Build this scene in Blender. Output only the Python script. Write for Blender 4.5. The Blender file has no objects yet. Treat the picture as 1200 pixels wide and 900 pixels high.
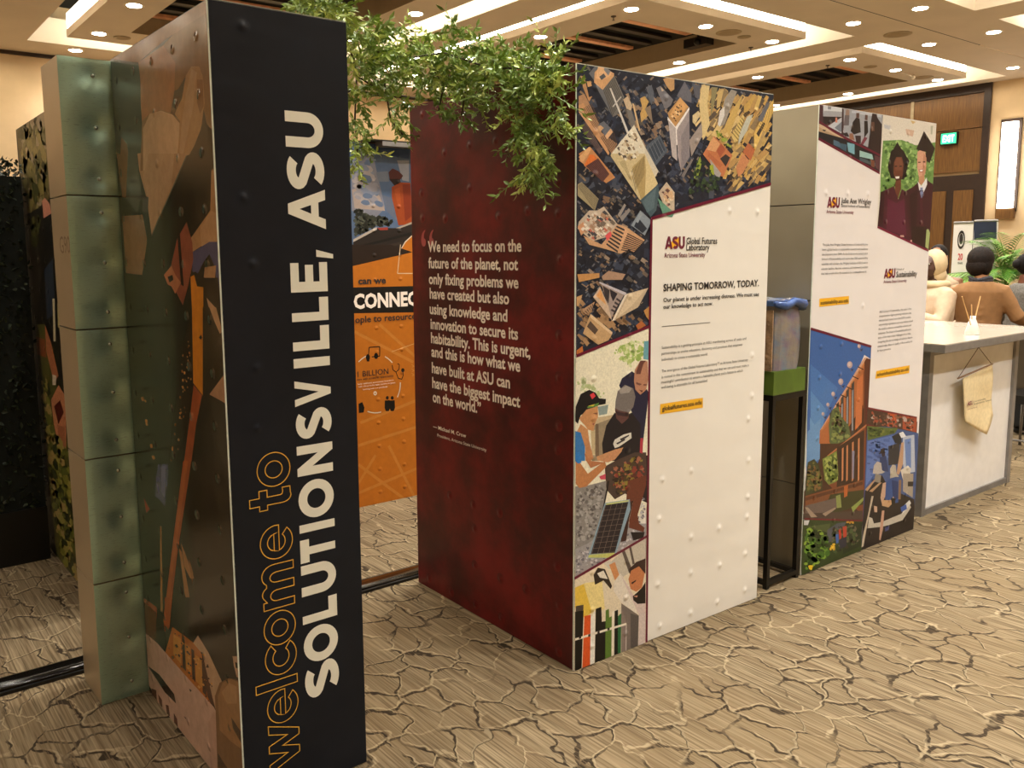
import bpy, bmesh, math, random
from math import sin, cos, pi, radians, sqrt, atan2
from mathutils import Vector, Matrix
import numpy as np
sc = bpy.context.scene
COL = sc.collection
# ------------------------------------------------------------------ camera
FPX, YAW, PITCH, ROLL, CAMH, CX, CY = 1004.0, 0.646, -0.1284, -0.0099, 1.7481, 556.75, 420.4
Fv = Vector((sin(YAW)*cos(PITCH), cos(YAW)*cos(PITCH), sin(PITCH)))
Rv = Fv.cross(Vector((0, 0, 1))).normalized(); Uv = Rv.cross(Fv)
Rv, Uv = Rv*cos(ROLL)+Uv*sin(ROLL), -Rv*sin(ROLL)+Uv*cos(ROLL)
CAM = Vector((0, 0, CAMH))
cd = bpy.data.cameras.new('camera'); cam = bpy.data.objects.new('camera', cd); COL.objects.link(cam)
cd.sensor_width = 36; cd.lens = FPX/1200*36
cd.shift_x = (600-CX)/1200; cd.shift_y = -(450-CY)/1200
cd.clip_start = .05
cam.matrix_world = Matrix(((Rv.x, Uv.x, -Fv.x, 0), (Rv.y, Uv.y, -Fv.y, 0), (Rv.z, Uv.z, -Fv.z, CAMH), (0, 0, 0, 1)))
sc.camera = cam
# ------------------------------------------------------------------ world, light levels, exposure
wd = bpy.data.worlds.new('hall_air'); sc.world = wd; wd.use_nodes = True
wd.node_tree.nodes['Background'].inputs[0].default_value = (1.0, .86, .68, 1)
wd.node_tree.nodes['Background'].inputs[1].default_value = .02
sc.view_settings.view_transform = 'Standard'; sc.view_settings.look = 'None'
sc.view_settings.gamma = 1; sc.view_settings.use_curve_mapping = False
sc.view_settings.exposure = 0.40
SPOT_W = 150.0         # one downlight
COVE_E = 12.0          # cove strips
WARM = (1.0, .965, .90)
sc.cycles.max_bounces = 6
sc.cycles.use_denoising = True
H = 2.44
CEIL = 4.6

def ray(px, py): return Fv + Rv*((px-CX)/FPX) - Uv*((py-CY)/FPX)
def onplane(px, py, o, n):
    d = ray(px, py); return CAM + d*((o-CAM).dot(n)/d.dot(n))
def atY(px, py, y): return onplane(px, py, Vector((0, y, 0)), Vector((0, 1, 0)))
def atX(px, py, x): return onplane(px, py, Vector((x, 0, 0)), Vector((1, 0, 0)))
def atZ(px, py, z): return onplane(px, py, Vector((0, 0, z)), Vector((0, 0, 1)))
def atD(px, py, d):
    r = ray(px, py); return CAM + r*(d/math.hypot(r.x, r.y))
def s2l(c): return c/12.92 if c <= .04045 else ((c+.055)/1.055)**2.4
def col(h, k=1.0):
    return tuple(min(.95, s2l(int(h[i:i+2], 16)/255)*k) for i in (0, 2, 4))+(1.0,)

# ------------------------------------------------------------------ materials
class NT:
    def __init__(s, name):
        s.m = bpy.data.materials.new(name); s.m.use_nodes = True; s.t = s.m.node_tree
        s.b = s.t.nodes['Principled BSDF']
    def n(s, typ, **kw):
        nd = s.t.nodes.new(typ)
        for k, v in kw.items():
            if k.startswith('i_'):
                nd.inputs[k[2:].replace('_', ' ')].default_value = v
            else: setattr(nd, k, v)
        return nd
    def l(s, a, b): s.t.links.new(a, b)
    def math(s, op, a, b=None, c=None, clamp=False):
        nd = s.t.nodes.new('ShaderNodeMath'); nd.operation = op; nd.use_clamp = clamp
        for i, v in enumerate((a, b, c)):
            if v is None: continue
            if isinstance(v, (int, float)): nd.inputs[i].default_value = v
            else: s.l(v, nd.inputs[i])
        return nd.outputs[0]
    def mix(s, f, a, b, blend='MIX'):
        nd = s.t.nodes.new('ShaderNodeMix'); nd.data_type = 'RGBA'; nd.blend_type = blend
        for i, v in ((0, f), (6, a), (7, b)):
            if isinstance(v, (int, float)): nd.inputs[i].default_value = v
            elif isinstance(v, tuple): nd.inputs[i].default_value = v
            else: s.l(v, nd.inputs[i])
        return nd.outputs[2]
    def coord(s, kind='Object'): return s.n('ShaderNodeTexCoord').outputs[kind]
    def mapping(s, v, scale=(1, 1, 1), loc=(0, 0, 0), rot=(0, 0, 0)):
        m = s.n('ShaderNodeMapping'); m.inputs['Scale'].default_value = scale; m.inputs['Location'].default_value = loc
        m.inputs['Rotation'].default_value = rot; s.l(v, m.inputs[0]); return m.outputs[0]
    def noise(s, v, scale, detail=2, rough=.5):
        n = s.n('ShaderNodeTexNoise'); n.inputs['Scale'].default_value = scale; n.inputs['Detail'].default_value = detail
        n.inputs['Roughness'].default_value = rough; s.l(v, n.inputs['Vector']); return n.outputs['Fac']
    def ramp(s, f, lo, hi):
        nd = s.n('ShaderNodeMapRange'); nd.interpolation_type = 'SMOOTHSTEP'
        nd.inputs[1].default_value = lo; nd.inputs[2].default_value = hi; s.l(f, nd.inputs[0]); return nd.outputs[0]
    def bump(s, h, strength=.3, dist=.01, prev=None):
        b = s.n('ShaderNodeBump'); b.inputs['Strength'].default_value = strength; b.inputs['Distance'].default_value = dist
        s.l(h, b.inputs['Height'])
        if prev is not None: s.l(prev, b.inputs['Normal'])
        return b.outputs[0]

def plain(name, c, rough=.5, metal=0, var=.12, scale=12, bump=.15, bd=.002, spec=.5):
    a = NT(name); v = a.coord()
    n = a.noise(v, scale, 4)
    dark = tuple(x*(1-var) for x in c[:3])+(1,); lite = tuple(min(1, x*(1+var)) for x in c[:3])+(1,)
    a.l(a.mix(a.ramp(n, .3, .7), dark, lite), a.b.inputs['Base Color'])
    a.b.inputs['Roughness'].default_value = rough; a.b.inputs['Metallic'].default_value = metal
    a.b.inputs['Specular IOR Level'].default_value = spec
    if bump: a.l(a.bump(a.noise(v, scale*5, 3), bump, bd), a.b.inputs['Normal'])
    return a.m
def emit(name, c, e):
    a = NT(name); a.b.inputs['Base Color'].default_value = c
    a.b.inputs['Emission Color'].default_value = c; a.b.inputs['Emission Strength'].default_value = e
    return a.m
def vinyl(name, c, rough=.42, mottle=.1, mscale=3, c2=None, spec=.4):
    a = NT(name); v = a.coord(); n = a.noise(v, mscale, 6, .65)
    c2 = c2 or tuple(x*(1-mottle) for x in c[:3])+(1,)
    a.l(a.mix(a.ramp(n, .35, .7), c2, c), a.b.inputs['Base Color'])
    a.b.inputs['Roughness'].default_value = rough; a.b.inputs['Specular IOR Level'].default_value = spec
    big = a.noise(a.mapping(v, (1.2, 1.2, 2.6)), 2.2, 2)
    nn = a.bump(big, .5, .012); nn = a.bump(a.noise(v, 160, 2), .12, .001, nn)
    a.l(nn, a.b.inputs['Normal']); return a.m
def printed(name, rough=.38, noise=.25, nscale=60, u=(1, 0, 0), spec=.4, off=(0, 0)):
    a = NT(name); v = a.coord()
    at = a.n('ShaderNodeAttribute'); at.attribute_name = 'ink'
    n = a.noise(v, nscale, 5, .7); f = a.math('MULTIPLY_ADD', a.ramp(n, .25, .75), 2*noise, 1-noise)
    g = a.n('ShaderNodeVectorMath'); g.operation = 'SCALE'; a.l(at.outputs['Color'], g.inputs[0]); a.l(f, g.inputs['Scale'])
    a.l(g.outputs[0], a.b.inputs['Base Color'])
    a.b.inputs['Roughness'].default_value = rough; a.b.inputs['Specular IOR Level'].default_value = spec
    sp = a.n('ShaderNodeSeparateXYZ'); a.l(v, sp.inputs[0])
    d = a.n('ShaderNodeVectorMath'); d.operation = 'DOT_PRODUCT'; a.l(v, d.inputs[0]); d.inputs[1].default_value = u
    fu = a.math('SUBTRACT', a.math('FRACT', a.math('MULTIPLY_ADD', d.outputs['Value'], 5.0, off[0])), .5)
    fz = a.math('SUBTRACT', a.math('FRACT', a.math('MULTIPLY_ADD', sp.outputs[2], 6.15, off[1])), .5)
    r = a.math('SQRT', a.math('ADD', a.math('MULTIPLY', fu, fu), a.math('MULTIPLY', fz, fz)))
    hgt = a.math('SUBTRACT', 1.0, a.ramp(r, 0.0, .11))
    nn = a.bump(a.noise(v, 2.5, 2), .4, .012); nn = a.bump(hgt, .7, .006, nn)
    a.l(nn, a.b.inputs['Normal']); return a.m
def metalm(name, c, c2, rough=.33, stretch=(1, 1, 40)):
    a = NT(name); v = a.coord()
    a.l(a.mix(a.noise(v, 2.0, 3), c, c2), a.b.inputs['Base Color'])
    a.b.inputs['Metallic'].default_value = .7
    n = a.noise(a.mapping(v, stretch), 30, 3)
    a.l(a.math('MULTIPLY_ADD', n, .18, rough-.09), a.b.inputs['Roughness'])
    nn = a.bump(a.noise(v, 2.2, 2), .35, .02); a.l(a.bump(n, .08, .001, nn), a.b.inputs['Normal']); return a.m

M = {}
M['white'] = vinyl('white_vinyl', col('f2ede2', .95), mottle=.03)
M['red'] = vinyl('maroon_vinyl', col('86161a', .72), c2=col('4c0a10', .66), mscale=2.5, rough=.4)
M['navy'] = vinyl('charcoal_vinyl', col('1d222c', .8), c2=col('171b24', .8), rough=.45, spec=.25)
M['white2'] = vinyl('cool_white_vinyl', col('ece6e2', .95), mottle=.03)
M['orange'] = vinyl('orange_vinyl', col('d2791f', .95), mottle=.1)
M['edge'] = plain('pale_vinyl_edge', col('d8dccb'), .4)
M['alu'] = metalm('brushed_metal', col('b4aa92'), col('948a74'), .42)
M['teal'] = metalm('greenish_brushed_metal', col('c4e0d4'), col('98bc9c'), .30)
M['champ'] = metalm('warm_brushed_metal', col('d8c8ac'), col('bcae92'), .42)
M['rivet'] = metalm('rivet_steel', col('c8ccc0'), col('9aa094'), .25)
M['black'] = plain('black_satin', col('0d0c0b'), .35, bump=.05)
M['blackmetal'] = plain('black_steel', col('16130f'), .3, .3, bump=.05)
M['green'] = plain('olive_green_paint', col('566e22', .9), .5)
M['cwhite'] = plain('white_laminate', col('e9e6e2'), .35, var=.03, bump=.03)
M['cgrey'] = plain('grey_aluminium_profile', col('8b8783'), .4, .4, bump=.05)
M['ctop'] = plain('glossy_white_top', col('c4baaa'), .12, var=.02, bump=0)
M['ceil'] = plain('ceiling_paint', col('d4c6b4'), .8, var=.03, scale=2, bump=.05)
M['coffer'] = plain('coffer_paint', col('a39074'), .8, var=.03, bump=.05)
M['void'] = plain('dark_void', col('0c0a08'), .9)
M['wallb'] = plain('beige_wallcovering', col('d8bd95'), .75, var=.05, scale=3, bump=.1)
M['slatd'] = plain('dark_wood_slat', col('1a120c'), .5)
M['slatc'] = plain('copper_slat', col('f0b088'), .35, .2)
M['cove'] = emit('cove_strip_glow', (1, .90, .70, 1), COVE_E)
M['lens'] = emit('downlight_lens_glow', (1, .9, .74, 1), 40)
M['trim'] = plain('white_trim_ring', col('e8e0d0'), .5, bump=0)
M['dtrim'] = plain('dark_wood_trim', col('2e1c10'), .5)
M['grille'] = plain('beige_grille', col('a8977a'), .6)
def woodm():
    a = NT('veneer_wood'); v = a.coord()
    n = a.noise(a.mapping(v, (6, 30, 1.2)), 3, 5)
    a.l(a.mix(a.ramp(n, .3, .7), col('5e3e1c'), col('7d5728')), a.b.inputs['Base Color'])
    a.b.inputs['Roughness'].default_value = .45; a.l(a.bump(n, .1, .002), a.b.inputs['Normal']); return a.m
M['wood'] = woodm()
def carpet():
    a = NT('patterned_carpet'); v = a.coord()
    st = a.noise(a.mapping(v, (120, 2.4, 1)), 1.0, 3, .6)
    st2 = a.noise(a.mapping(v, (30, .7, 1)), 1.0, 2, .5)
    big = a.noise(v, .9, 3)
    base = a.mix(a.ramp(st, .3, .72), col('584a36'), col('a08e70'))
    base = a.mix(a.ramp(st2, .35, .7), base, a.mix(.6, base, col('6d5a42')))
    base = a.mix(a.math('MULTIPLY', a.ramp(big, .4, .7), .35), base, col('8b7656'))
    # warped cells
    nz = a.n('ShaderNodeTexNoise'); nz.inputs['Scale'].default_value = 4.6; nz.inputs['Detail'].default_value = 3
    a.l(v, nz.inputs['Vector'])
    wv = a.n('ShaderNodeVectorMath'); wv.operation = 'SUBTRACT'; a.l(nz.outputs['Color'], wv.inputs[0]); wv.inputs[1].default_value = (.5, .5, .5)
    ws = a.n('ShaderNodeVectorMath'); ws.operation = 'SCALE'; a.l(wv.outputs[0], ws.inputs[0]); ws.inputs['Scale'].default_value = .26
    ad = a.n('ShaderNodeVectorMath'); ad.operation = 'ADD'; a.l(v, ad.inputs[0]); a.l(ws.outputs[0], ad.inputs[1])
    def crack(off, sc_):
        vo = a.n('ShaderNodeTexVoronoi'); vo.feature = 'DISTANCE_TO_EDGE'; vo.voronoi_dimensions = '2D'
        vo.inputs['Scale'].default_value = sc_
        a.l(a.mapping(ad.outputs[0], (1.15, .85, 1), off), vo.inputs['Vector']); return vo.outputs['Distance']
    d1 = crack((0, 0, 0), 6.6); d2 = crack((.014, .012, 0), 6.6)
    m1 = a.ramp(a.noise(v, 3.3, 3), .40, .52); m2 = a.ramp(a.noise(a.mapping(v, (1, 1, 1), (7, 3, 0)), 4.0, 3), .38, .5)
    lite = a.math('MULTIPLY', a.math('SUBTRACT', 1.0, a.ramp(d1, .016, .048)), a.math('MULTIPLY', m1, a.ramp(st, .3, .5)))
    dark = a.math('MULTIPLY', a.math('SUBTRACT', 1.0, a.ramp(d2, .028, .058)), a.math('MULTIPLY', m2, a.ramp(st, .34, .5)))
    c = a.mix(a.math('MULTIPLY', dark, .95), base, col('2c2218'))
    c = a.mix(a.math('MULTIPLY', lite, .5), c, col('c4b08c'))
    a.l(c, a.b.inputs['Base Color'])
    a.b.inputs['Roughness'].default_value = .92; a.b.inputs['Specular IOR Level'].default_value = .15
    hh = a.math('ADD', a.math('MULTIPLY', lite, 1.0), a.math('MULTIPLY', st, .5))
    a.l(a.bump(hh, .6, .008), a.b.inputs['Normal']); return a.m
M['carpet'] = carpet()

# ------------------------------------------------------------------ object helpers
ROOT = {}
def wpos(o):
    p = Vector((0, 0, 0))
    while o is not None: p = p+o.location; o = o.parent
    return p
def tag(o, label=None, cat=None, group=None, kind=None):
    for k, v in (('label', label), ('category', cat), ('group', group), ('kind', kind)):
        if v: o[k] = v
    return o
def thing(name, label, cat, loc=(0, 0, 0), group=None):
    o = bpy.data.objects.new(name, None); COL.objects.link(o); o.location = loc; o.empty_display_size = .1
    return tag(o, label, cat, group)
def obj(name, verts, faces, mat, parent=None, smooth=False, cols=None, **tg):
    """world coordinates in, one mesh object out"""
    p = wpos(parent) if parent is not None else Vector((0, 0, 0))
    me = bpy.data.meshes.new(name); me.from_pydata([tuple(Vector(v)-p) for v in verts], [], faces)
    if cols is not None:
        at = me.color_attributes.new('ink', 'FLOAT_COLOR', 'CORNER'); flat = []
        for pl in me.polygons: flat += list(cols[pl.index])*pl.loop_total
        at.data.foreach_set('color', flat)
    me.materials.append(mat)
    if smooth: me.polygons.foreach_set('use_smooth', [True]*len(me.polygons))
    o = bpy.data.objects.new(name, me); COL.objects.link(o)
    if parent is not None: o.parent = parent
    return tag(o, **tg)
class MB:
    def __init__(s): s.v = []; s.f = []
    def add(s, vs, fs):
        b = len(s.v); s.v += [Vector(x) for x in vs]; s.f += [[i+b for i in f] for f in fs]; return s
    def box(s, lo, hi, ang=0, org=(0, 0)):
        (x0, y0, z0), (x1, y1, z1) = lo, hi
        P = [(x0, y0, z0), (x1, y0, z0), (x1, y1, z0), (x0, y1, z0), (x0, y0, z1), (x1, y0, z1), (x1, y1, z1), (x0, y1, z1)]
        if ang: c, q = cos(ang), sin(ang); P = [(org[0]+(x-org[0])*c-(y-org[1])*q, org[1]+(x-org[0])*q+(y-org[1])*c, z) for x, y, z in P]
        return s.add(P, [[0, 3, 2, 1], [4, 5, 6, 7], [0, 1, 5, 4], [1, 2, 6, 5], [2, 3, 7, 6], [3, 0, 4, 7]])
    def tube(s, pts, rad, n=8, cap=True, flat=1.0):
        pts = [Vector(p) for p in pts]; rads = rad if isinstance(rad, (list, tuple)) else [rad]*len(pts); rings = []
        for i, p in enumerate(pts):
            t = (pts[min(i+1, len(pts)-1)]-pts[max(i-1, 0)]).normalized()
            ref = Vector((0, 0, 1)) if abs(t.z) < .9 else Vector((0, 1, 0))
            a = t.cross(ref).normalized(); b = a.cross(t)
            r = rads[i]; ra, rb = (r if isinstance(r, tuple) else (r, r*flat))
            rings.append([p+a*(ra*cos(2*pi*k/n))+b*(rb*sin(2*pi*k/n)) for k in range(n)])
        vs = [v for r in rings for v in r]; fs = []
        for i in range(len(pts)-1):
            for k in range(n): fs.append([i*n+k, i*n+(k+1) % n, (i+1)*n+(k+1) % n, (i+1)*n+k])
        if cap: fs.append(list(range(n))[::-1]); fs.append([(len(pts)-1)*n+k for k in range(n)])
        return s.add(vs, fs)
    def lathe(s, c, prof, n=24):
        c = Vector(c); vs = []; fs = []
        for r, z in prof: vs += [c+Vector((r*cos(2*pi*k/n), r*sin(2*pi*k/n), z)) for k in range(n)]
        for i in range(len(prof)-1):
            for k in range(n): fs.append([i*n+k, i*n+(k+1) % n, (i+1)*n+(k+1) % n, (i+1)*n+k])
        fs.append(list(range(n))[::-1]); fs.append([(len(prof)-1)*n+k for k in range(n)])
        return s.add(vs, fs)
    def ball(s, c, r, n=12, m=8, rot=None):
        c = Vector(c); r = r if isinstance(r, (tuple, list)) else (r, r, r); vs = []; fs = []
        for i in range(m+1):
            t = pi*i/m
            for k in range(n):
                p = Vector((r[0]*sin(t)*cos(2*pi*k/n), r[1]*sin(t)*sin(2*pi*k/n), -r[2]*cos(t)))
                if rot is not None: p = rot @ p
                vs.append(c+p)
        for i in range(m):
            for k in range(n): fs.append([i*n+k, i*n+(k+1) % n, (i+1)*n+(k+1) % n, (i+1)*n+k])
        return s.add(vs, fs)
    def build(s, name, mat, parent=None, smooth=False, **tg): return obj(name, s.v, s.f, mat, parent, smooth, **tg)
def copyobj(o, parent=None, loc=None):
    c = o.copy(); COL.objects.link(c)
    if parent is not None: c.parent = parent
    if loc is not None: c.location = loc
    return c

# ------------------------------------------------------------------ setting: floor, walls, ceiling
XW, YW, XL, YB = 16.95, 14.07, -5.2, -5.5
obj('floor', [(XL, YB, 0), (XW, YB, 0), (XW, YW, 0), (XL, YW, 0)], [[0, 1, 2, 3]], M['carpet'], kind='structure')
TOPZ = 5.3
MB().box((XL-.2, YW, 0), (XW+.2, YW+.2, TOPZ)).build('wall_back', M['wallb'], kind='structure')
MB().box((XL-.2, YB-.2, 0), (XW+.2, YB, TOPZ)).build('wall_front', M['wallb'], kind='structure')
MB().box((XL-.2, YB, 0), (XL, YW, TOPZ)).build('wall_left', M['wallb'], kind='structure')
wr = MB().box((XW+.06, YB, 0), (XW+.26, YW, TOPZ)).build('wall_right', M['wallb'], kind='structure')
MB().box((XL, YB, TOPZ), (XW, YW, TOPZ+.05)).build('ceiling_void', M['void'], kind='structure')
MB().box((XL, YW-.03, CEIL-.05), (XW, YW, CEIL)).build('trim_1', M['dtrim'], kind='structure')
# right wall: beige pier, wood panels, door
MB().box((XW, YB, 0), (XW+.06, 7.02, CEIL)).build('wall_pier', M['wallb'], wr)
MB().box((XW-.04, 7.02, 0), (XW+.06, 7.14, CEIL)).build('door_jamb', M['dtrim'], wr)
def panel(y0, y1, z0, z1):
    g = .008; return MB().box((XW-.0, y0+g, z0+g), (XW+.06, y1-g, z1-g)).build('wood_panel', M['wood'], wr)
for y0, y1 in ((8.43, 9.9), (9.9, 11.4), (11.4, 12.7), (12.7, 14.05)):
    for z0, z1 in ((0, 1.5), (1.5, 3.05), (3.05, 4.45)): panel(y0, y1, z0, z1)
for z0, z1 in ((3.05, 3.83), (3.83, 4.45)): panel(7.14, 8.43, z0, z1)
MB().box((XW-.03, 7.1, 4.45), (XW+.06, YW, CEIL)).build('header_board', M['dtrim'], wr)
MB().box((XW-.02, 8.40, 3.83), (XW+.01, 8.46, 4.5)).build('panel_strip', M['grille'], wr)
dr = MB().box((XW-.03, 7.14, 0), (XW+.06, 8.43, 3.0)).build('door_1', M['dtrim'], kind='structure')
for y0, y1 in ((7.22, 7.56), (7.7, 8.33)):
    MB().box((XW-.05, y0, .05), (XW-.03, y1, 2.72)).build('door_leaf', M['wood'], dr)
MB().box((XW-.09, 7.60, .95), (XW-.05, 7.63, 1.25)).build('door_handle', M['rivet'], dr)
# wall lamp and exit sign on the right wall
t = thing('wall_lamp', 'tall glowing white wall lamp on the beige pier at the right', 'lamp', (XW, 6.65, 2.2))
MB().box((XW-.08, 6.51, 2.18), (XW, 6.81, 2.36)).build('lower_plate', M['wood'], t)
MB().box((XW-.03, 6.49, 2.3), (XW, 6.83, 3.92)).build('back_plate', M['dtrim'], t)
MB().box((XW-.11, 6.54, 2.36), (XW-.03, 6.78, 3.86)).build('glowing_shade', emit('wall_lamp_glow', (1, .9, .78, 1), 7), t)
t = thing('exit_sign', 'small green illuminated exit sign above the wooden door', 'sign', (XW-.02, 7.7, 3.58))
MB().box((XW-.06, 7.55, 3.57), (XW, 7.86, 3.80)).build('housing', M['black'], t)
MB().box((XW-.065, 7.57, 3.59), (XW-.06, 7.84, 3.78)).build('sign_face', emit('exit_green', (.03, .55, .22, 1), 1.6), t)

# ceiling with rectangular openings and lowered panels
ISX = [(-2.15, 1.34), (2.85, 6.28), (7.77, 11.20), (12.71, 16.12)]
ISY = [(-1.0, 4.60), (7.12, 12.78)]
holes = [(x0-.40, x1+.42, y0-.48, y1+.48) for x0, x1 in ISX for y0, y1 in ISY]
xs = sorted({XL, XW}|{h[0] for h in holes}|{h[1] for h in holes}); ys = sorted({YB, YW}|{h[2] for h in holes}|{h[3] for h in holes}|{5.86, 5.875})
V = [(x, y, CEIL) for y in ys for x in xs]; Fc = []
for j in range(len(ys)-1):
    for i in range(len(xs)-1):
        mx, my = (xs[i]+xs[i+1])/2, (ys[j]+ys[j+1])/2
        if any(h[0] < mx < h[1] and h[2] < my < h[3] for h in holes) or 5.86 < my < 5.875: continue
        k = j*len(xs)+i; Fc.append([k, k+len(xs), k+len(xs)+1, k+1])
mb = MB(); mb.add(V, Fc)
for h in holes:                                   # turned-up edges of the openings
    x0, x1, y0, y1 = h
    q = [(x0, y0), (x1, y0), (x1, y1), (x0, y1)]
    for k in range(4):
        a, b = q[k], q[(k+1) % 4]
        mb.add([(*a, CEIL), (*b, CEIL), (*b, CEIL+.34), (*a, CEIL+.34)], [[0, 1, 2, 3]])
ceil = mb.build('ceiling', M['ceil'], kind='structure')
MB().box((XL, 5.86, CEIL+.01), (XW, 5.875, CEIL+.03)).build('shadow_groove', M['void'], ceil)
slatm = {}
LIGHTS = []
for ix, (x0, x1) in enumerate(ISX):
    for iy, (y0, y1) in enumerate(ISY):
        cxa, cxb = x0+.63, x1-.56; cya, cyb = y0+.72, y1-.72
        g = .0; L = CEIL
        isl = MB()
        # underside frame round the coffer, outer lip, coffer walls
        X4, Y4 = [x0, cxa, cxb, x1], [y0, cya, cyb, y1]
        for j in range(3):
            for i in range(3):
                if i == 1 and j == 1: continue
                isl.add([(X4[i], Y4[j], L), (X4[i+1], Y4[j], L), (X4[i+1], Y4[j+1], L), (X4[i], Y4[j+1], L)], [[0, 3, 2, 1]])
        for (a, b, c, d) in ((x0, y0, x1, y1),):
            q = [(a, b), (c, b), (c, d), (a, d)]
            for k in range(4):
                p, r = q[k], q[(k+1) % 4]; isl.add([(*p, L), (*r, L), (*r, L+.10), (*p, L+.10)], [[0, 1, 2, 3]])
        po = isl.build('lowered_panel', M['ceil'], ceil)
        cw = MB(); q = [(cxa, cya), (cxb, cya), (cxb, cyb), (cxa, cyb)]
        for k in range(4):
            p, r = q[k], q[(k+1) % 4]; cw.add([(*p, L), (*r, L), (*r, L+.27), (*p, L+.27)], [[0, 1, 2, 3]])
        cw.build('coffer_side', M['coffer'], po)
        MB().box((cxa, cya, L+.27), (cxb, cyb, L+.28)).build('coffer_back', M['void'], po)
        # glowing strip round the lowered panel
        st = MB(); e = .01; q = [(x0+e, y0+e), (x1-e, y0+e), (x1-e, y1-e), (x0+e, y1-e)]
        for k in range(4):
            p, r = q[k], q[(k+1) % 4]; st.add([(*p, L+.101), (*r, L+.101), (*r, L+.30), (*p, L+.30)], [[0, 1, 2, 3]])
        st.build('cove_light', M['cove'], po)
        tp = MB(); tp.box((x0+e, y0+e, L+.30), (x1-e, y1-e, L+.31)); tp.build('cover_board', M['ceil'], po)
        ns = 11; W = cyb-cya-.3
        for k in range(ns):
            yy = cya+.28+k*(W-.1)/(ns-1); cop = (k % 3 == 1)
            key = (cop, round(cxb-cxa, 2))
            if key not in slatm:
                mm = MB().box((-(cxb-cxa)/2+.02, -.06, -.02), ((cxb-cxa)/2-.25, .06, .02)); o = mm.build('slat', M['slatc' if cop else 'slatd'], po); slatm[key] = o
            else: o = copyobj(slatm[key], po)
            o.location = ((cxa+cxb)/2, yy, L+.235)
        for yy in (y0+.37, y0+2.03, y0+3.61, y1-.44):
            for xx in ((x0+.30, (x0+x1)/2, x1-.24) if yy in (y0+.37, y1-.44) else (x0+.30, x1-.24)): LIGHTS.append((xx, yy, 'i', ix, iy))
for xx in (-1.85, 1.05, 3.12, 6.02, 8.07, 10.95, 13.0, 15.86):
    for yy in (5.42, 6.28): LIGHTS.append((xx, yy, 'm', 0, 0))
LIGHTS += [(3.12, 13.53, 'm', 0, 0), (6.02, 13.53, 'm', 0, 0), (-1.85, 13.53, 'm', 0, 0), (1.05, 13.53, 'm', 0, 0)]
def toPx(p):
    d = Vector(p)-CAM; z = d.dot(Fv)
    return (CX+FPX*d.dot(Rv)/z, CY-FPX*d.dot(Uv)/z) if z > 0 else None
names_i = {0: 'far left', 1: 'left-hand', 2: 'middle', 3: 'right-hand'}
ordw = ['first', 'second', 'third', 'fourth', 'fifth', 'sixth', 'seventh', 'eighth', 'ninth', 'tenth', 'eleventh', 'twelfth', 'thirteenth']
from collections import defaultdict
byp = defaultdict(list)
for l in LIGHTS:
    p = toPx((l[0], l[1], CEIL)); vis = p is not None and -20 < p[0] < 1220 and -20 < p[1] < 200
    byp[(l[2], l[3], l[4])].append((p[0] if vis else 9999, l, vis))
lensme = None
for key, arr in byp.items():
    arr.sort(key=lambda a: a[0]); n = 0
    for px_, l, vis in arr:
        if vis and key[0] == 'i':
            lab = 'round ceiling downlight in the %s lowered panel%s, %s from the left' % (names_i[key[1]], '' if key[2] else ' nearest the viewer', ordw[n]); n += 1; grp = None
        elif vis: lab = 'round downlight in the main ceiling between the lowered panels, %s from the left' % ordw[n]; n += 1; grp = None
        else: lab = 'round ceiling downlight outside the picture'; grp = 'ceiling downlights outside the picture'
        t = thing('ceiling_downlight', lab, 'downlight', (l[0], l[1], CEIL), grp)
        if lensme is None:
            a_ = MB().lathe((0, 0, 0), [(.085, -.001), (.105, -.006), (.115, -.001), (.115, .0)], 20).build('trim_ring', M['trim'], None, True)
            b_ = MB().lathe((0, 0, 0), [(.001, -.007), (.082, -.007), (.084, -.001)], 20).build('lens', M['lens'])
            a_.parent = t; b_.parent = t; lensme = (a_, b_)
        else:
            copyobj(lensme[0], t); copyobj(lensme[1], t)
        zone = .22 if l[0] < 2 else ((1.6 if l[0] < 7 else .8) if l[1] < 5 else .55)
        ld = bpy.data.lights.get('downlight_beam_%g' % zone)
        if ld is None:
            ld = bpy.data.lights.new('downlight_beam_%g' % zone, 'SPOT'); ld.energy = SPOT_W*zone; ld.color = WARM; ld.spot_size = radians(125); ld.spot_blend = .9; ld.shadow_soft_size = .07
        lo = bpy.data.objects.new('beam', ld); COL.objects.link(lo); lo.parent = t; lo.location = (0, 0, -.03)
# small ceiling fittings
def fitting(px, py, r, name, label, cat):
    p = atZ(px, py, CEIL); t = thing(name, label, cat, p)
    MB().lathe(p+Vector((0, 0, -.012)), [(r*.9, 0), (r, .004), (r, .012)], 24).build('frame', M['grille'], t, True)
    MB().lathe(p+Vector((0, 0, -.014)), [(r*.3, -.004), (r*.75, 0), (r*.8, .004)], 24).build('grille_plate', M['coffer'], t, True)
fitting(854, 38, .17, 'ceiling_speaker', 'flat round beige speaker grille in the middle lowered ceiling panel', 'speaker')
fitting(872, 43, .09, 'smoke_detector', 'small flat disc beside the round speaker grille on the ceiling', 'detector')
fitting(1052, 40, .18, 'ceiling_speaker', 'round beige speaker grille by the ceiling groove at upper right', 'speaker')
fitting(1082, 90.5, .16, 'ceiling_speaker', 'round grille near the right end of the right-hand lowered panel', 'speaker')
fitting(1020, 78, .10, 'smoke_detector', 'round detector on the near side of the right-hand lowered panel', 'detector')
fitting(143, 44, .11, 'smoke_detector', 'white round smoke detector on the ceiling at upper left', 'detector')
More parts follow.
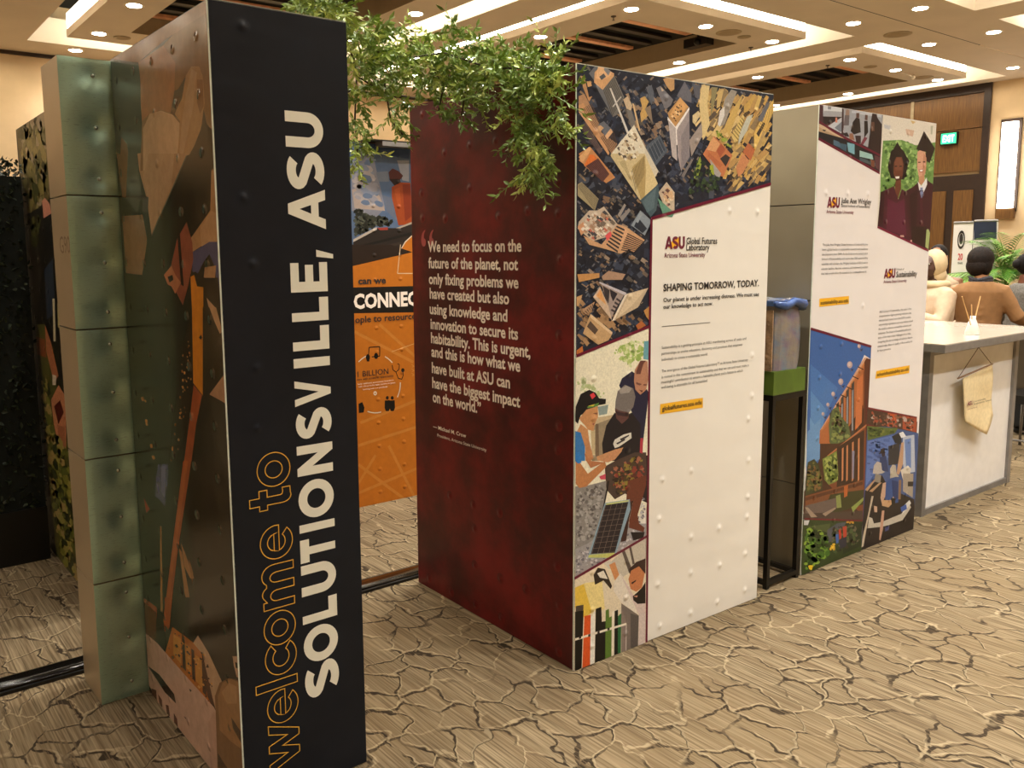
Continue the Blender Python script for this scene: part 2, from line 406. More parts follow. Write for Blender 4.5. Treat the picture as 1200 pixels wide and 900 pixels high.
def sprinkler(px, py, label):
    p = atZ(px, py, CEIL); t = thing('sprinkler', label, 'sprinkler', p)
    MB().lathe(p+Vector((0, 0, -.01)), [(.03, 0), (.035, .01)], 12).build('collar', M['dtrim'], t)
    MB().lathe(p+Vector((0, 0, -.05)), [(.02, 0), (.006, .006), (.006, .04)], 12).build('nozzle', M['dtrim'], t)
sprinkler(719, 19, 'tiny sprinkler head near the top edge above the dark coffer'); sprinkler(880, 55.5, 'tiny sprinkler head right of the black projector')
sprinkler(970, 76.5, 'tiny sprinkler head above the right-hand dark coffer')
p = atZ(1057, 85, CEIL); t = thing('spotlight_head', 'small bare spotlight beside a downlight on the right-hand panel', 'spotlight', p)
MB().tube([p, p+Vector((.12, -.05, -.03)), p+Vector((.25, -.05, -.04))], .012).build('arm', M['trim'], t); MB().ball(p+Vector((.28, -.05, -.05)), .04).build('head', M['trim'], t, True)
p = atZ(820, 52, CEIL); t = thing('projector', 'small black device hanging at the end of the dark coffer', 'projector', p+Vector((0, 0, -.05)))
MB().box(p+Vector((-.05, -.15, -.02)), p+Vector((.12, .25, .1))).build('housing', M['black'], t); MB().tube([p+Vector((.03, .05, .1)), p+Vector((.03, .05, .265))], .02, 8).build('bracket', M['black'], t); MB().ball(p+Vector((-.06, 0, .03)), .05).build('lens_barrel', M['blackmetal'], t, True)
# ------------------------------------------------------------------ towers
class Face:
    """a vertical panel plane: origin at floor, direction u along the face, outward normal n"""
    def __init__(s, o, ang, side, w):
        s.o = Vector((o[0], o[1], 0)); s.w = w
        if side == 'front': s.u = Vector((cos(ang), sin(ang), 0)); s.n = Vector((sin(ang), -cos(ang), 0))
        else: s.u = Vector((sin(ang), -cos(ang), 0)); s.n = Vector((-cos(ang), -sin(ang), 0))
    def P(s, u, z, d=0): return s.o+s.u*u+Vector((0, 0, z))+s.n*d
    def px(s, x, y):
        p = onplane(x, y, s.o, s.n)-s.o; return (p.dot(s.u), p.z)
def skin(face, name, mat, parent, u0=0, u1=None, z0=.004, z1=H, th=.004, **tg):
    u1 = face.w if u1 is None else u1
    vs = [face.P(u, z, -d) for d in (0, th) for u, z in ((u0, z0), (u1, z0), (u1, z1), (u0, z1))]
    return obj(name, vs, [[0, 1, 2, 3], [4, 7, 6, 5], [0, 4, 5, 1], [1, 5, 6, 2], [2, 6, 7, 3], [3, 7, 4, 0]], mat, parent, **tg)
def blocks(t, org, ang, w, d, mat, inset=.004):
    for k in range(5):
        g = .0025; z0, z1 = k*H/5+g, (k+1)*H/5-g
        MB().box((org[0]+inset, org[1]+inset, z0), (org[0]+w, org[1]+d, z1), ang, org).build('metal_block', mat, t)
def clip(poly, lo, hi):
    def cut(ps, f, inter):
        out = []
        for i in range(len(ps)):
            a, b = ps[i-1], ps[i]; fa, fb = f(a), f(b)
            if fa >= 0:
                out.append(a) if False else None
            if (fa < 0) != (fb < 0):
                t = fa/(fa-fb); out.append((a[0]+(b[0]-a[0])*t, a[1]+(b[1]-a[1])*t))
            if fb >= 0: out.append(b)
        return out
    for f in (lambda p: p[0]-lo[0], lambda p: hi[0]-p[0], lambda p: p[1]-lo[1], lambda p: hi[1]-p[1]):
        poly = cut(poly, f, None)
        if len(poly) < 3: return []
    return poly
class Print:
    def __init__(s, face, k=1.0, dz=6e-6, base=.0003): s.F = face; s.k = k; s.dz = dz; s.b = base; s.v = []; s.f = []; s.c = []; s.i = 0; s.org = (0, 0, 1); s.lo = (0, .002); s.hi = (face.w, H-.002)
    def at(s, x0, y0, sc_): s.org = (x0, y0, sc_); return s
    def uvp(s, x, y): a = s.org; return s.F.px(a[0]+x/a[2], a[1]+y/a[2])
    def uvpoly(s, c, pts, lift=True):
        pts = clip([tuple(p) for p in pts], s.lo, s.hi)
        if len(pts) < 3: return
        if lift: s.i += 1
        b = len(s.v); d = s.b+s.i*s.dz
        s.v += [s.F.P(u, z, d) for u, z in pts]; s.f.append(list(range(b, b+len(pts)))); s.c.append(col(c, s.k) if isinstance(c, str) else c)
    def p(s, *items):
        """'rrggbb x,y x,y ...'"""
        for it in items:
            q = it.split(); s.uvpoly(q[0], [s.uvp(*map(float, a.split(','))) for a in q[1:]])
    def blob(s, c, x, y, rx, ry=None, n=12, ang=0, jit=0):
        ry = ry or rx; ps = []
        for k in range(n):
            t = 2*pi*k/n; r = 1+random.uniform(-jit, jit); dx, dy = rx*cos(t)*r, ry*sin(t)*r
            ps.append(s.uvp(x+dx*cos(ang)-dy*sin(ang), y+dx*sin(ang)+dy*cos(ang)))
        s.uvpoly(c, ps)
    def line(s, c, w, *pts):
        pts = [s.uvp(*p) for p in pts]
        for a, b in zip(pts, pts[1:]):
            dx, dy = b[0]-a[0], b[1]-a[1]; L = math.hypot(dx, dy) or 1; nx, ny = -dy/L*w/2, dx/L*w/2
            s.uvpoly(c, [(a[0]+nx, a[1]+ny), (b[0]+nx, b[1]+ny), (b[0]-nx, b[1]-ny), (a[0]-nx, a[1]-ny)])
    def stripes(s, c, quad, n, duty=.5, t0=0., t1=1.):
        """stripes between edge a-b and edge d-c of quad a,b,c,d"""
        a, b, c_, d = [Vector(s.uvp(*q)) for q in quad]; s.i += 1
        for k in range(n):
            f0 = t0+(t1-t0)*k/n; f1 = f0+(t1-t0)*duty/n
            s.uvpoly(c, [a.lerp(b, f0), a.lerp(b, f1), d.lerp(c_, f1), d.lerp(c_, f0)], False)
    def scatter(s, cols, n, region, size, asp=1.6, ang=None, seed=1, shape=4, jit=.16):
        """small marks thrown inside a pixel polygon"""
        R = random.Random(seed); xs_ = [q[0] for q in region]; ys_ = [q[1] for q in region]; k = 0; tr = 0
        def inside(x, y):
            c = False
            for i in range(len(region)):
                (xi, yi), (xj, yj) = region[i], region[i-1]
                if (yi > y) != (yj > y) and x < (xj-xi)*(y-yi)/(yj-yi)+xi: c = not c
            return c
        base_i = s.i
        while k < n and tr < n*20:
            tr += 1; x = R.uniform(min(xs_), max(xs_)); y = R.uniform(min(ys_), max(ys_))
            if not inside(x, y): continue
            r = size*R.uniform(.5, 1.4); a = (ang if ang is not None else R.uniform(0, pi))+R.uniform(-.25, .25)
            ps = []
            for j in range(shape):
                t = 2*pi*(j+.5)/shape; q = 1+R.uniform(-jit, jit)
                dx, dy = r*asp*cos(t)*q, r*sin(t)*q; ps.append((x+dx*cos(a)-dy*sin(a), y+dx*sin(a)+dy*cos(a)))
            if not all(inside(*q_) for q_ in ps): continue
            k += 1; s.i = base_i+1+k % 12; s.uvpoly(R.choice(cols), [s.uvp(*q_) for q_ in ps], False)
        s.i = base_i+13
    def build(s, name, mat, parent, **tg): return obj(name, s.v, s.f, mat, parent, cols=s.c, **tg)

# lettering
def text_mesh(body, off=.02, res=3):
    c = bpy.data.curves.new('lettering', 'FONT'); c.body = body; c.offset = off; c.size = 1; c.resolution_u = res
    o = bpy.data.objects.new('lettering', c); COL.objects.link(o)
    dg = bpy.context.evaluated_depsgraph_get(); me = bpy.data.meshes.new_from_object(o.evaluated_get(dg))
    v = [tuple(x.co[:2]) for x in me.vertices]; f = [list(p.vertices) for p in me.polygons]
    bpy.data.objects.remove(o); bpy.data.curves.remove(c); bpy.data.meshes.remove(me); return v, f
class Ink:
    """several lines of lettering in one colour on one face"""
    def __init__(s, face, d=.0020): s.F = face; s.d = d; s.v = []; s.f = []
    def line(s, body, x0, y0, x1, y1, hpx, off=.02, yd=None, shear=0, res=2):
        """baseline from pixel x0,y0 to x1,y1; hpx = capital height in pixels"""
        v, f = text_mesh(body, off, res); xs_ = [a[0] for a in v]; w0, w1 = min(xs_), max(xs_)
        a = Vector(s.F.px(x0, y0)); b = Vector(s.F.px(x1, y1)); h = Vector(s.F.px(x0, y0-hpx))-a
        b.y = a.y  # printed lines are level
        capscale = h.y/.72
        b0 = len(s.v); n0 = len(s.v)
        for x, y in v:
            t = (x-w0)/(w1-w0); q = a.lerp(b, t); s.v.append(s.F.P(q.x+shear*y*capscale, q.y+y*capscale, s.d))
        s.f += [[i+n0 for i in p] for p in f]; return s
    def build(s, name, mat, parent, **tg): return obj(name, s.v, s.f, mat, parent, **tg)
def arc(cx_, cy_, rx, ry, a0, a1, n=16):
    return [(cx_+rx*cos(radians(a0+(a1-a0)*i/n)), cy_+ry*sin(radians(a0+(a1-a0)*i/n))) for i in range(n+1)]
def ribbon(pts, t):
    L, R = [], []
    for i, p in enumerate(pts):
        a = pts[max(i-1, 0)]; b = pts[min(i+1, len(pts)-1)]; dx, dy = b[0]-a[0], b[1]-a[1]; l = math.hypot(dx, dy)
        L.append((p[0]-dy/l*t/2, p[1]+dx/l*t/2)); R.append((p[0]+dy/l*t/2, p[1]-dx/l*t/2))
    return L+R[::-1]
S_ = .25
def glyph(ch):
    s = S_
    if ch == 'L': return [[(0, 0), (.68, 0), (.68, s), (s, s), (s, 1), (0, 1)]]
    if ch == 'I': return [[(0, 0), (s, 0), (s, 1), (0, 1)]]
    if ch == 'T': return [[(.25, 0), (.5, 0), (.5, 1-s), (.75, 1-s), (.75, 1), (0, 1), (0, 1-s), (.25, 1-s)]]
    if ch == 'E': return [[(0, 0), (.72, 0), (.72, s*.88), (s, s*.88), (s, .39), (.66, .39), (.66, .61), (s, .61), (s, 1-s*.88), (.71, 1-s*.88), (.71, 1), (0, 1)]]
    if ch == 'N': return [[(0, 0), (s, 0), (s, .58), (.65, 0), (.87, 0), (.87, 1), (.62, 1), (.62, .42), (.22, 1), (0, 1)]]
    if ch == 'V': return [[(.37, 0), (.63, 0), (1, 1), (.73, 1), (.5, .34), (.27, 1), (0, 1)]]
    if ch == 'A': return [[(0, 0), (.39, 1), (.65, 1), (1.04, 0), (.77, 0), (.70, .19), (.33, .19), (.26, 0)], [(.40, .39), (.52, .70), (.63, .39)]]
    if ch == 'O': return [arc(.54, .5, .54, .5, 0, 360, 32)[:-1], arc(.54, .5, .28, .26, 0, 360, 32)[:-1]]
    if ch == 'o': return [arc(.5, .5, .5, .5, 0, 360, 32)[:-1], arc(.5, .5, .25, .26, 0, 360, 32)[:-1]]
    if ch == 'U': return [[(0, 1)]+arc(.42, .42, .42, .42, 180, 360, 20)+[(.84, 1), (.59, 1)]+arc(.42, .42, .17, .19, 360, 180, 14)+[(.25, 1)]]
    if ch == 'S':
        c = arc(.40, .70, .26, .18, 38, 215, 14)+[(.30, .545), (.50, .455)]+arc(.40, .30, .26, .18, 35, -142, 14)
        return [ribbon(c, .235)]
    if ch == ',': return [[(0, 0), (.22, 0), (.45, 1), (.1, 1)]]
    if ch == 'c': return [arc(.5, .5, .5, .5, 38, 322, 28)+arc(.5, .5, .26, .26, 322, 38, 22)]
    if ch == 'e':
        return [[(.99, .42)]+arc(.5, .5, .5, .5, 5, 318, 30)+arc(.5, .5, .27, .27, 316, 197, 12)+[(.245, .42)], [(.25, .58)]+arc(.5, .5, .26, .28, 165, 15, 12)+[(.75, .58)]]
    if ch == 'l': return [[(0, 0), (.25, 0), (.25, 1), (0, 1)]]
    if ch == 't': return [[(.15, .25)]+arc(.36, .21, .21, .21, 180, 290, 8)+[(.62, .02), (.62, .21), (.5, .2), (.42, .22), (.40, .27), (.40, .58), (.62, .58), (.62, .77), (.40, .77), (.40, 1), (.15, 1), (.15, .77), (0, .77), (0, .58), (.15, .58)]]
    if ch == 'w': return [[(.33, 0), (.52, 0), (.68, .55), (.84, 0), (1.03, 0), (1.36, 1), (1.12, 1), (.94, .40), (.78, 1), (.58, 1), (.42, .40), (.24, 1), (0, 1)]]
    if ch == 'm': return [[(0, 0), (0, .97), (.24, .97), (.24, .86)]+arc(.50, .62, .27, .38, 125, 40, 8)+arc(1.06, .62, .34, .38, 140, 0, 12)+[(1.40, 0), (1.15, 0)]+arc(.99, .55, .16, .20, 0, 180, 8)+[(.83, 0), (.58, 0)]+arc(.41, .55, .17, .20, 0, 180, 8)+[(.24, 0)]]
def glyph_curve(ch, xf, name, mat, parent, outline=0):
    cs = glyph(ch); xs_ = [p[0] for p in cs[0]]; ys_ = [p[1] for p in cs[0]]
    c = bpy.data.curves.new(name, 'CURVE'); c.dimensions = '2D'
    for ct in cs:
        sp = c.splines.new('POLY'); sp.points.add(len(ct)-1); sp.use_cyclic_u = True
        for i, (x, y) in enumerate(ct): sp.points[i].co = (*xf((x-min(xs_))/(max(xs_)-min(xs_)), (y-min(ys_))/(max(ys_)-min(ys_))), 0, 1)
    if outline: c.fill_mode = 'NONE'; c.bevel_depth = outline; c.bevel_resolution = 0
    else: c.fill_mode = 'BOTH'; c.extrude = .0003
    o = bpy.data.objects.new(name, c); COL.objects.link(o)
    dg = bpy.context.evaluated_depsgraph_get(); me = bpy.data.meshes.new_from_object(o.evaluated_get(dg))
    vs = [tuple(v.co) for v in me.vertices]; fs = [list(p.vertices) for p in me.polygons]
    bpy.data.objects.remove(o); bpy.data.curves.remove(c); bpy.data.meshes.remove(me)
    return vs, fs
# domed rivets showing through the vinyl
BUMP = {}
def bumps(face, mat, skin_o, cols_u, rows_z, keep=1.0, avoid=(), seed=3, r=.02, hgt=.0055):
    R = random.Random(seed); key = mat.name
    for z in rows_z:
        for u in cols_u:
            if R.random() > keep: continue
            uu, zz = u+R.uniform(-.012, .012), z+R.uniform(-.012, .012)
            if any(a <= uu <= b and c <= zz <= d for a, b, c, d in avoid): continue
            loc = face.P(uu, zz, .0001)
            kk = (key, round(face.n.x, 2))
            if kk not in BUMP:
                mb = MB(); n = 12; m = 6; vs = [loc+face.n*hgt]; fs = []
                side = face.u
                for j in range(1, m+1):
                    q = j/m; hh = hgt*math.exp(-(q*2.1)**2)-(.0001 if j == m else 0)
                    for k in range(n): vs.append(loc+side*(r*q*cos(2*pi*k/n))+Vector((0, 0, r*q*sin(2*pi*k/n)))+face.n*hh)
                for k in range(n): fs.append([0, 1+k, 1+(k+1) % n])
                for j in range(m-1):
                    for k in range(n): a = 1+j*n; fs.append([a+k, a+n+k, a+n+(k+1) % n, a+(k+1) % n])
                base = wpos(skin_o); me_o = obj('rivet_bump', [v-loc+base for v in vs], fs, mat, skin_o, True)
                BUMP[kk] = me_o; me_o.location = loc-base
            else: copyobj(BUMP[kk], skin_o, loc-wpos(skin_o))
ROWS = [k*H/5+f*H/5 for k in range(5) for f in (.12, .5, .88)]
def colsu(w, n): return [(k+.5)*w/n for k in range(n)]

# ---- welcome tower (charcoal front, photo print on the left side)
D0 = (.9077, 2.4151); DA = .0143
FD = Face(D0, DA, 'front', .4342)
bl = Vector((D0[0]-.9543*sin(DA), D0[1]+.9543*cos(DA), 0))
FDL = Face(bl, DA, 'left', .9543)
tw = thing('display_tower', 'tall charcoal tower with white SOLUTIONSVILLE, ASU lettering running up its front', 'display tower', (D0[0], D0[1], 0))
blocks(tw, D0, DA, .4342, .9543, M['champ'])
sk = skin(FD, 'front_panel', M['navy'], tw)
bumps(FD, M['navy'], sk, [.09, .33], ROWS[7:], .7, avoid=((.19, .45, -1, 2.3),), r=.026, hgt=.0045)
sk2 = skin(FDL, 'side_panel', M['navy'], tw)
skin(FD, 'edge_strip', M['edge'], tw, -.004, .002, z1=H, th=.003)
skin(FD, 'edge_strip', M['edge'], tw, .0, .4342, H-.003, H+.001, th=.003)
M['letter'] = plain('ivory_letter_vinyl', col('f0eddc'), .4, var=.02, bump=0)
M['gold'] = plain('gold_outline_vinyl', col('e8b040'), .4, var=.05, bump=0)
def xl(y): return 333.3+(y-130)*(357.7-333.3)/(812-130)
def xr(y): return 377.7+(y-130)*(397.7-377.7)/(812-130)
big = [('S', 815, 773.5), ('O', 774.5, 731), ('L', 732.5, 695.5), ('U', 700, 664), ('T', 661, 634), ('I', 625.5, 607), ('O', 606, 561), ('N', 559, 517), ('S', 513, 478), ('V', 477, 447), ('I', 432, 417), ('L', 412, 380.5), ('L', 377.5, 347.5), ('E', 343, 307), (',', 303, 293), ('A', 268.5, 222.5), ('S', 222, 178), ('U', 171.7, 129.3)]
def place(ch, yb, yt, x0f, x1f, mat, outline=0, name='letter'):
    # yb = lowest pixel row of the glyph, yt = highest; letter tops point left
    hor = 303; ym = (yb+yt)/2
    ub = FD.px(x1f(ym), ym)[0]; ut = FD.px(x0f(ym), ym)[0]
    if ch in 'OSoce':
        xm = (x0f(ym)+x1f(ym))/2; b = (x1f(ym)-x0f(ym))/2*.93; h_ = (yb-yt)/2; s_ = (ym-hor)/(1940-xm)
        a_ = sqrt(max(1, h_*h_-(s_*b)**2)); z0 = FD.px(xm, ym+a_)[1]; z1 = FD.px(xm, ym-a_)[1]
    else:
        sd = {'T': 'LL', 'V': 'LL', 'A': 'RR', 'w': 'LL', 'U': 'LL'}.get(ch, 'LR' if ym > hor else 'RL')
        fx = {'L': x0f, 'R': x1f}; z0 = FD.px(fx[sd[0]](yb), yb)[1]; z1 = FD.px(fx[sd[1]](yt), yt)[1]
    if ch == ',': ub += .022; ut = ub-.058
    vs, fs = glyph_curve(ch, lambda x, y: (ub+(ut-ub)*y, z0+(z1-z0)*x), name, mat, tw, outline)
    return obj(name, [FD.P(a, b, .0012+c*(.35 if outline else 1)) for a, b, c in vs], fs, mat, tw)
for ch, a, b in big: place(ch, a, b, xl, xr, M['letter'])
def wl(y): return 300+(y-530)*(314-300)/(848-530)
def wr_(y): return 339+(y-530)*(350-339)/(848-530)
def wl2(y): return 291.5+(y-569)*(300-291.5)/(815-569)
for ch, a, b in (('w', 907, 851.7), ('e', 847, 806.5), ('c', 790.7, 752.7), ('o', 755.7, 715), ('m', 717, 655.7), ('e', 655, 615), ('o', 570, 530)): place(ch, a, b, wl, wr_, M['gold'], .0015, 'outlined_letter')
for ch, a, b in (('l', 815, 789), ('t', 602, 569)): place(ch, a, b, wl2, wr_, M['gold'], .0015, 'outlined_letter')

# the photograph on its left side
pr = Print(FDL, .82)
pr.lo = (0, .004)
pr.p('2a2418 120,40 250,-40 300,950 170,830')
pr.at(120, 0, 4.5).p(
 '3b3a30 20,320 40,300 560,-30 620,0 640,900 50,900', 'a8754f 190,330 320,240 420,180 380,480 360,600 300,590 240,620 210,660',
 '8d6844 320,240 560,-20 600,400 600,900 520,500 470,350 400,470 380,480 385,330', '9c7350 40,310 190,210 560,-30 600,-30 560,60 330,210 190,330',
 '4e4f44 45,340 190,330 200,420 210,900 60,900', '8b6a4c 100,720 130,760 150,900 90,900')
pr.at(130, 180, 4.5).p(
 '8a6a4a 30,0 110,0 130,240 60,230', '5d5f52 90,0 140,0 160,230 140,310 80,240', '94704e 60,330 190,320 190,470 165,640 80,630',
 'b58e69 140,0 440,-60 400,10 215,430 190,240 150,90', '1f1a12 440,-90 520,-100 530,280 440,400 410,470 330,900 90,900 90,640 170,640 215,430 300,240 400,10',
 '28281d 195,455 300,240 380,90 400,300 330,520 300,900 90,900 90,650 170,640')
pr.at(120, 0, 4.5).p(
 '8f6f4c 210,640 250,600 310,580 370,600 410,640 400,780 380,900 200,900', 'c9a27c 215,680 250,600 310,583 370,605 408,650 400,800 395,900 215,900',
 'ad8459 470,350 510,350 530,400 540,540 520,680 450,860 420,900 390,900 410,640 380,600 420,520 440,400', '8d6441 500,420 530,420 535,560 515,600 500,540', '6b4a30 365,590 385,505 410,520 380,610', '1c160f 540,640 590,700 600,900 415,900 430,870 500,740',
 'b8906a 470,365 500,380 480,560 430,800 400,880 420,640 440,500')
pr.at(130, 180, 4.5).p(
 'bd9671 200,0 335,0 320,160 215,430 195,230 170,120', 'ae8660 335,0 410,0 380,80 320,170', '55504a 170,220 200,230 195,320 165,300', '22251d 165,310 190,310 215,430 195,470', '1b1712 400,10 560,-30 525,290 440,400 415,460 380,360 300,250')
pr.at(130, 180, 4.5).line('6d6a55', .006, (400, 10), (215, 432))
pr.p('b88a5c 530,90 555,60 570,470 520,460 430,520 412,460 525,300', 'c4966a 470,400 530,300 560,320 560,470 480,500', '4d4e74 430,520 520,465 570,465 590,770 560,700 550,600 520,530 490,570 455,640 430,620',
 'b98b62 495,600 555,590 550,655 490,655', '1a1510 440,620 495,655 565,655 575,740 560,790 500,760 490,720 450,700', '97523a 400,360 430,470 435,560 410,690 380,800 330,700 320,580 350,450', '2a1510 350,420 365,430 385,700 370,690', 'c07a52 280,640 320,590 340,640 370,680 340,740 320,700 300,690', '241610 300,650 325,640 330,665 310,680',
 'e08a1e 420,650 440,640 455,700 490,705 488,900 432,900', 'c49870 505,760 550,810 565,900 530,900', '2d1d12 488,700 505,760 535,900 488,900')
pr.at(140, 360, 4.5).p(
 '27291d 30,0 380,0 340,180 300,480 250,900 90,900', '2c2618 440,0 560,0 590,900 370,900', '2e2418 330,200 385,100 390,400 340,700 270,900 255,900 300,500', 'de8a20 383,0 440,0 440,465 390,400', '2a1a0e 430,145 438,160 430,172 420,160', 'a9562e 392,410 436,465 405,620 370,900 330,900 375,560', 'c69a72 475,0 510,0 545,130 530,140 500,70', 'b88a66 560,345 565,510 530,490 475,460', '5a4c3c 500,215 535,150 540,165 510,215', '59597c 205,850 235,820 255,850 250,900 200,900')
pr.scatter(['b07a3c', '8c5c2a', 'c78f4c'], 40, [(345, 150), (385, 150), (390, 380), (330, 700), (280, 900), (250, 900), (300, 500)], 4, 1.8, 1.4, 4)
pr.scatter(['b07a3c', 'c78f4c'], 6, [(100, 450), (140, 450), (200, 850), (160, 850)], 7, 1.6, 1.2, 8)
pr.at(150, 540, 4.5).p(
 '33291a 330,0 550,0 590,900 240,900', '24261a 30,0 290,0 200,700 180,900 80,900', 'a8562c 292,0 335,0 260,500 215,890 185,850', 'b9622f 300,0 318,0 200,860 188,850', '55567a 160,20 210,15 212,90 195,240 165,200 145,190 145,110', '6a6c8e 175,30 200,25 195,200 175,160', 'b24c30 85,195 115,255 98,275', 'a97a44 170,345 178,345 185,800 172,790', 'a8784a 270,460 285,480 340,800 330,815 300,700', 'a8784a 280,430 300,480 350,620 330,620 300,560', '97683a 320,510 345,590 340,650', 'a0764c 505,745 535,800 530,815 510,780', 'a8562c 80,720 150,770 190,850 200,900 80,900')
pr.at(160, 700, 4.5).p(
 '2a2016 190,0 530,0 545,430 440,430 330,200 200,160', '6e3a1c 38,20 105,80 110,230 48,190', '1f1810 110,50 140,90 160,300 100,220', 'b05a28 150,0 190,0 175,160 150,150', 'bd6f26 190,155 290,230 380,310 410,560 410,600 150,300', '4a2412 240,200 255,210 262,390 245,370', '4a2412 290,270 305,280 312,450 295,420', '4a2412 345,330 375,350 370,520 350,500', 'd2913c 195,190 235,220 235,350 195,300', 'd2913c 255,240 285,265 290,400 262,370', 'd2913c 310,300 345,330 350,480 315,440',
 '5c3420 345,300 380,330 412,560 410,600 375,520', 'c7a280 300,240 325,200 380,290 450,440 420,600 400,520 350,300', 'd9b4a0 50,190 110,240 240,390 410,580 430,620 435,960 300,900 60,450', 'cfa794 380,660 410,600 432,640 436,960 395,950', '2c1812 60,360 120,405 200,510 210,560 150,500', '6a2a20 80,480 105,490 108,540 90,520', '6a2a20 115,510 135,540 138,585 122,560', '6a2a20 155,565 170,570 178,625 162,620', '6a2a20 198,610 215,640 220,690 200,680', '3a2018 278,480 292,490 285,500', '3a2018 248,625 262,635 262,642',
 '8a6440 415,520 440,450 490,425 550,440 570,960 430,960 420,640', 'a87c50 430,520 455,450 500,430 545,450 555,800 500,760 440,700', 'b98c60 450,500 490,450 530,470 530,560 480,560', '5c4028 500,630 560,720 560,780 510,690', '5c4028 430,820 480,900 470,960 430,960', 'c9a080 508,310 540,310 545,425 530,420 515,360', '241a12 520,340 545,350 545,380 525,370')
pr.scatter(['4a2412', '7a4420', 'e0a050'], 60, [(190, 165), (400, 330), (410, 590), (160, 300)], 6, 1.5, .9, 5)
M['pr_left'] = printed('photo_print_side', .17, .12, 25, (0, 1, 0), .75)
pr.build('photo_print', M['pr_left'], sk2)

# ---- metal pillar behind it
PZ = (bl.x-.178*cos(DA), bl.y-.178*sin(DA)+.01)
tp_ = thing('metal_pillar', 'greenish brushed metal pillar of five riveted blocks behind the charcoal tower', 'pillar', (PZ[0], PZ[1], 0))
FP = Face(PZ, DA, 'front', .62); FPL = Face((PZ[0]-.26*sin(DA), PZ[1]+.26*cos(DA)), DA, 'left', .26)
def dimple_block(k):
    z0, z1 = k*H/5+.0025, (k+1)*H/5-.0025; nu, nz = 44, 34; rv = [(.118, z0+f*(z1-z0)) for f in (.12, .5, .88)]+[(.40, z0+f*(z1-z0)) for f in (.12, .5, .88)]
    vs = []; fs = []
    for j in range(nz+1):
        for i in range(nu+1):
            u = .62*i/nu; z = z0+(z1-z0)*j/nz; d = 0
            for a, b in rv: d -= .010*math.exp(-((u-a)**2+(z-b)**2)/.0018)
            e = min(u, .62-u, z-z0, z1-z); d -= .002*max(0, 1-e/.008)
            vs.append(FP.P(u, z, d))
    for j in range(nz):
        for i in range(nu): a = j*(nu+1)+i; fs.append([a, a+1, a+nu+2, a+nu+1])
    o = obj('metal_block', vs, fs, M['teal'], tp_, True)
    b = MB().box((PZ[0], PZ[1]+.002, z0), (PZ[0]+.62, PZ[1]+.26, z1), DA, PZ)
    b.f = [f for n_, f in enumerate(b.f) if n_ != 2]; b.build('block_body', M['champ'], o)
    for a, bb in rv:
        c = FP.P(a, bb, -.009); q = MB(); q.ball(c, (.0075, .005, .0075), 10, 6); q.build('rivet', M['rivet'], o, True)
for k in range(5): dimple_block(k)
ik = Ink(FPL, .001); ik.line('G90', 71, 297, 83, 298, 21, .0); ik.build('stamped_number', plain('stamped_grey', col('8f7a60'), .5), tp_)

# ---- maroon tower with city print and white panel
R0 = (2.3421, 2.4475); RA = -.0179
FR = Face(R0, RA, 'front', 1.232); FRL = Face((R0[0]-1.2026*sin(RA), R0[1]+1.2026*cos(RA)), RA, 'left', 1.2026)
tr = thing('display_tower', 'tall tower with a maroon quotation side and a white front with an aerial city photo', 'display tower', (R0[0], R0[1], 0))
blocks(tr, R0, RA, 1.232, 1.2026, M['alu'])
skr = skin(FRL, 'maroon_panel', M['red'], tr, label='dark maroon panel with a white quotation')
skw = skin(FR, 'white_panel', M['white'], tr, label='white panel with photographs')
skin(FR, 'edge_strip', M['edge'], tr, -.004, .001, th=.003)
skin(FR, 'edge_strip', M['edge'], tr, 0, 1.232, H-.004, H+.001, th=.003)
bumps(FRL, M['red'], skr, colsu(1.2026, 6), ROWS, .62, avoid=((.06, .92, .62, 1.8),), r=.026, hgt=.0045)
pa = Vector(FR.px(758, 260)); pb = Vector(FR.px(758, 755))
bumps(FR, M['white'], skw, colsu(1.232, 6), ROWS, .85, avoid=((-1, pa.x+.04, -1, 3), (-1, 3, 1.93, 3), (pa.x, 1.225, 1.34, 1.75), (pa.x, 1.1, .84, 1.8)), r=.028, hgt=.005)
# city print
pc = Print(FR, .95)
pc.p('232a38 676,60 912,100 908,216 763,255 761,382 675,416')
C1, C2, C3, C4 = (670, 70, 7.5), (790, 90, 7.5), (670, 180, 7.5), (670, 300, 7.5)
NV = ['151a26', '2c3548', '3b4558', '49505e', '1b2230']; TN = ['8a705a', 'a08468', '6f6258', '9c8a78', '5c5650']
CR = [(676, 74), (907, 112), (905, 214), (763, 254), (761, 382), (675, 414)]
pc.at(0, 0, 1).scatter(NV, 420, CR, 4.2, 1.7, None, 11)
pc.scatter(['7a6a58', '947c60', '64605c', '70727a', '4c5464'], 330, CR, 1.25, 2.4, .8, 111); pc.scatter(['0e121c', '161c2a'], 260, CR, 1.6, 3, 2.3, 112); pc.scatter(['6c7078', '4c5464', '8c7c6c'], 260, CR, 1.0, 2.6, 2.3, 113)
pc.scatter(['b89a60', 'd0b070', '8c7450', '3c3430', '6c6054', 'c8a058', '2a2a34'], 260, [(800, 94), (908, 113), (906, 214), (850, 228)], 3.4, 3.2, 2.1, 114)
pc.scatter(TN+NV, 160, [(720, 95), (790, 110), (800, 180), (745, 190)], 2.6, 1.7, 1.0, 12)
pc.scatter(TN+NV, 150, [(676, 215), (745, 235), (762, 300), (762, 330), (676, 345)], 2.2, 1.8, .6, 13)
pc.scatter(['9c7c5c', 'ac8862', '84684e', '3b4558', '151a26'], 110, [(676, 350), (700, 350), (762, 375), (676, 412)], 2.8, 1.8, .8, 14)
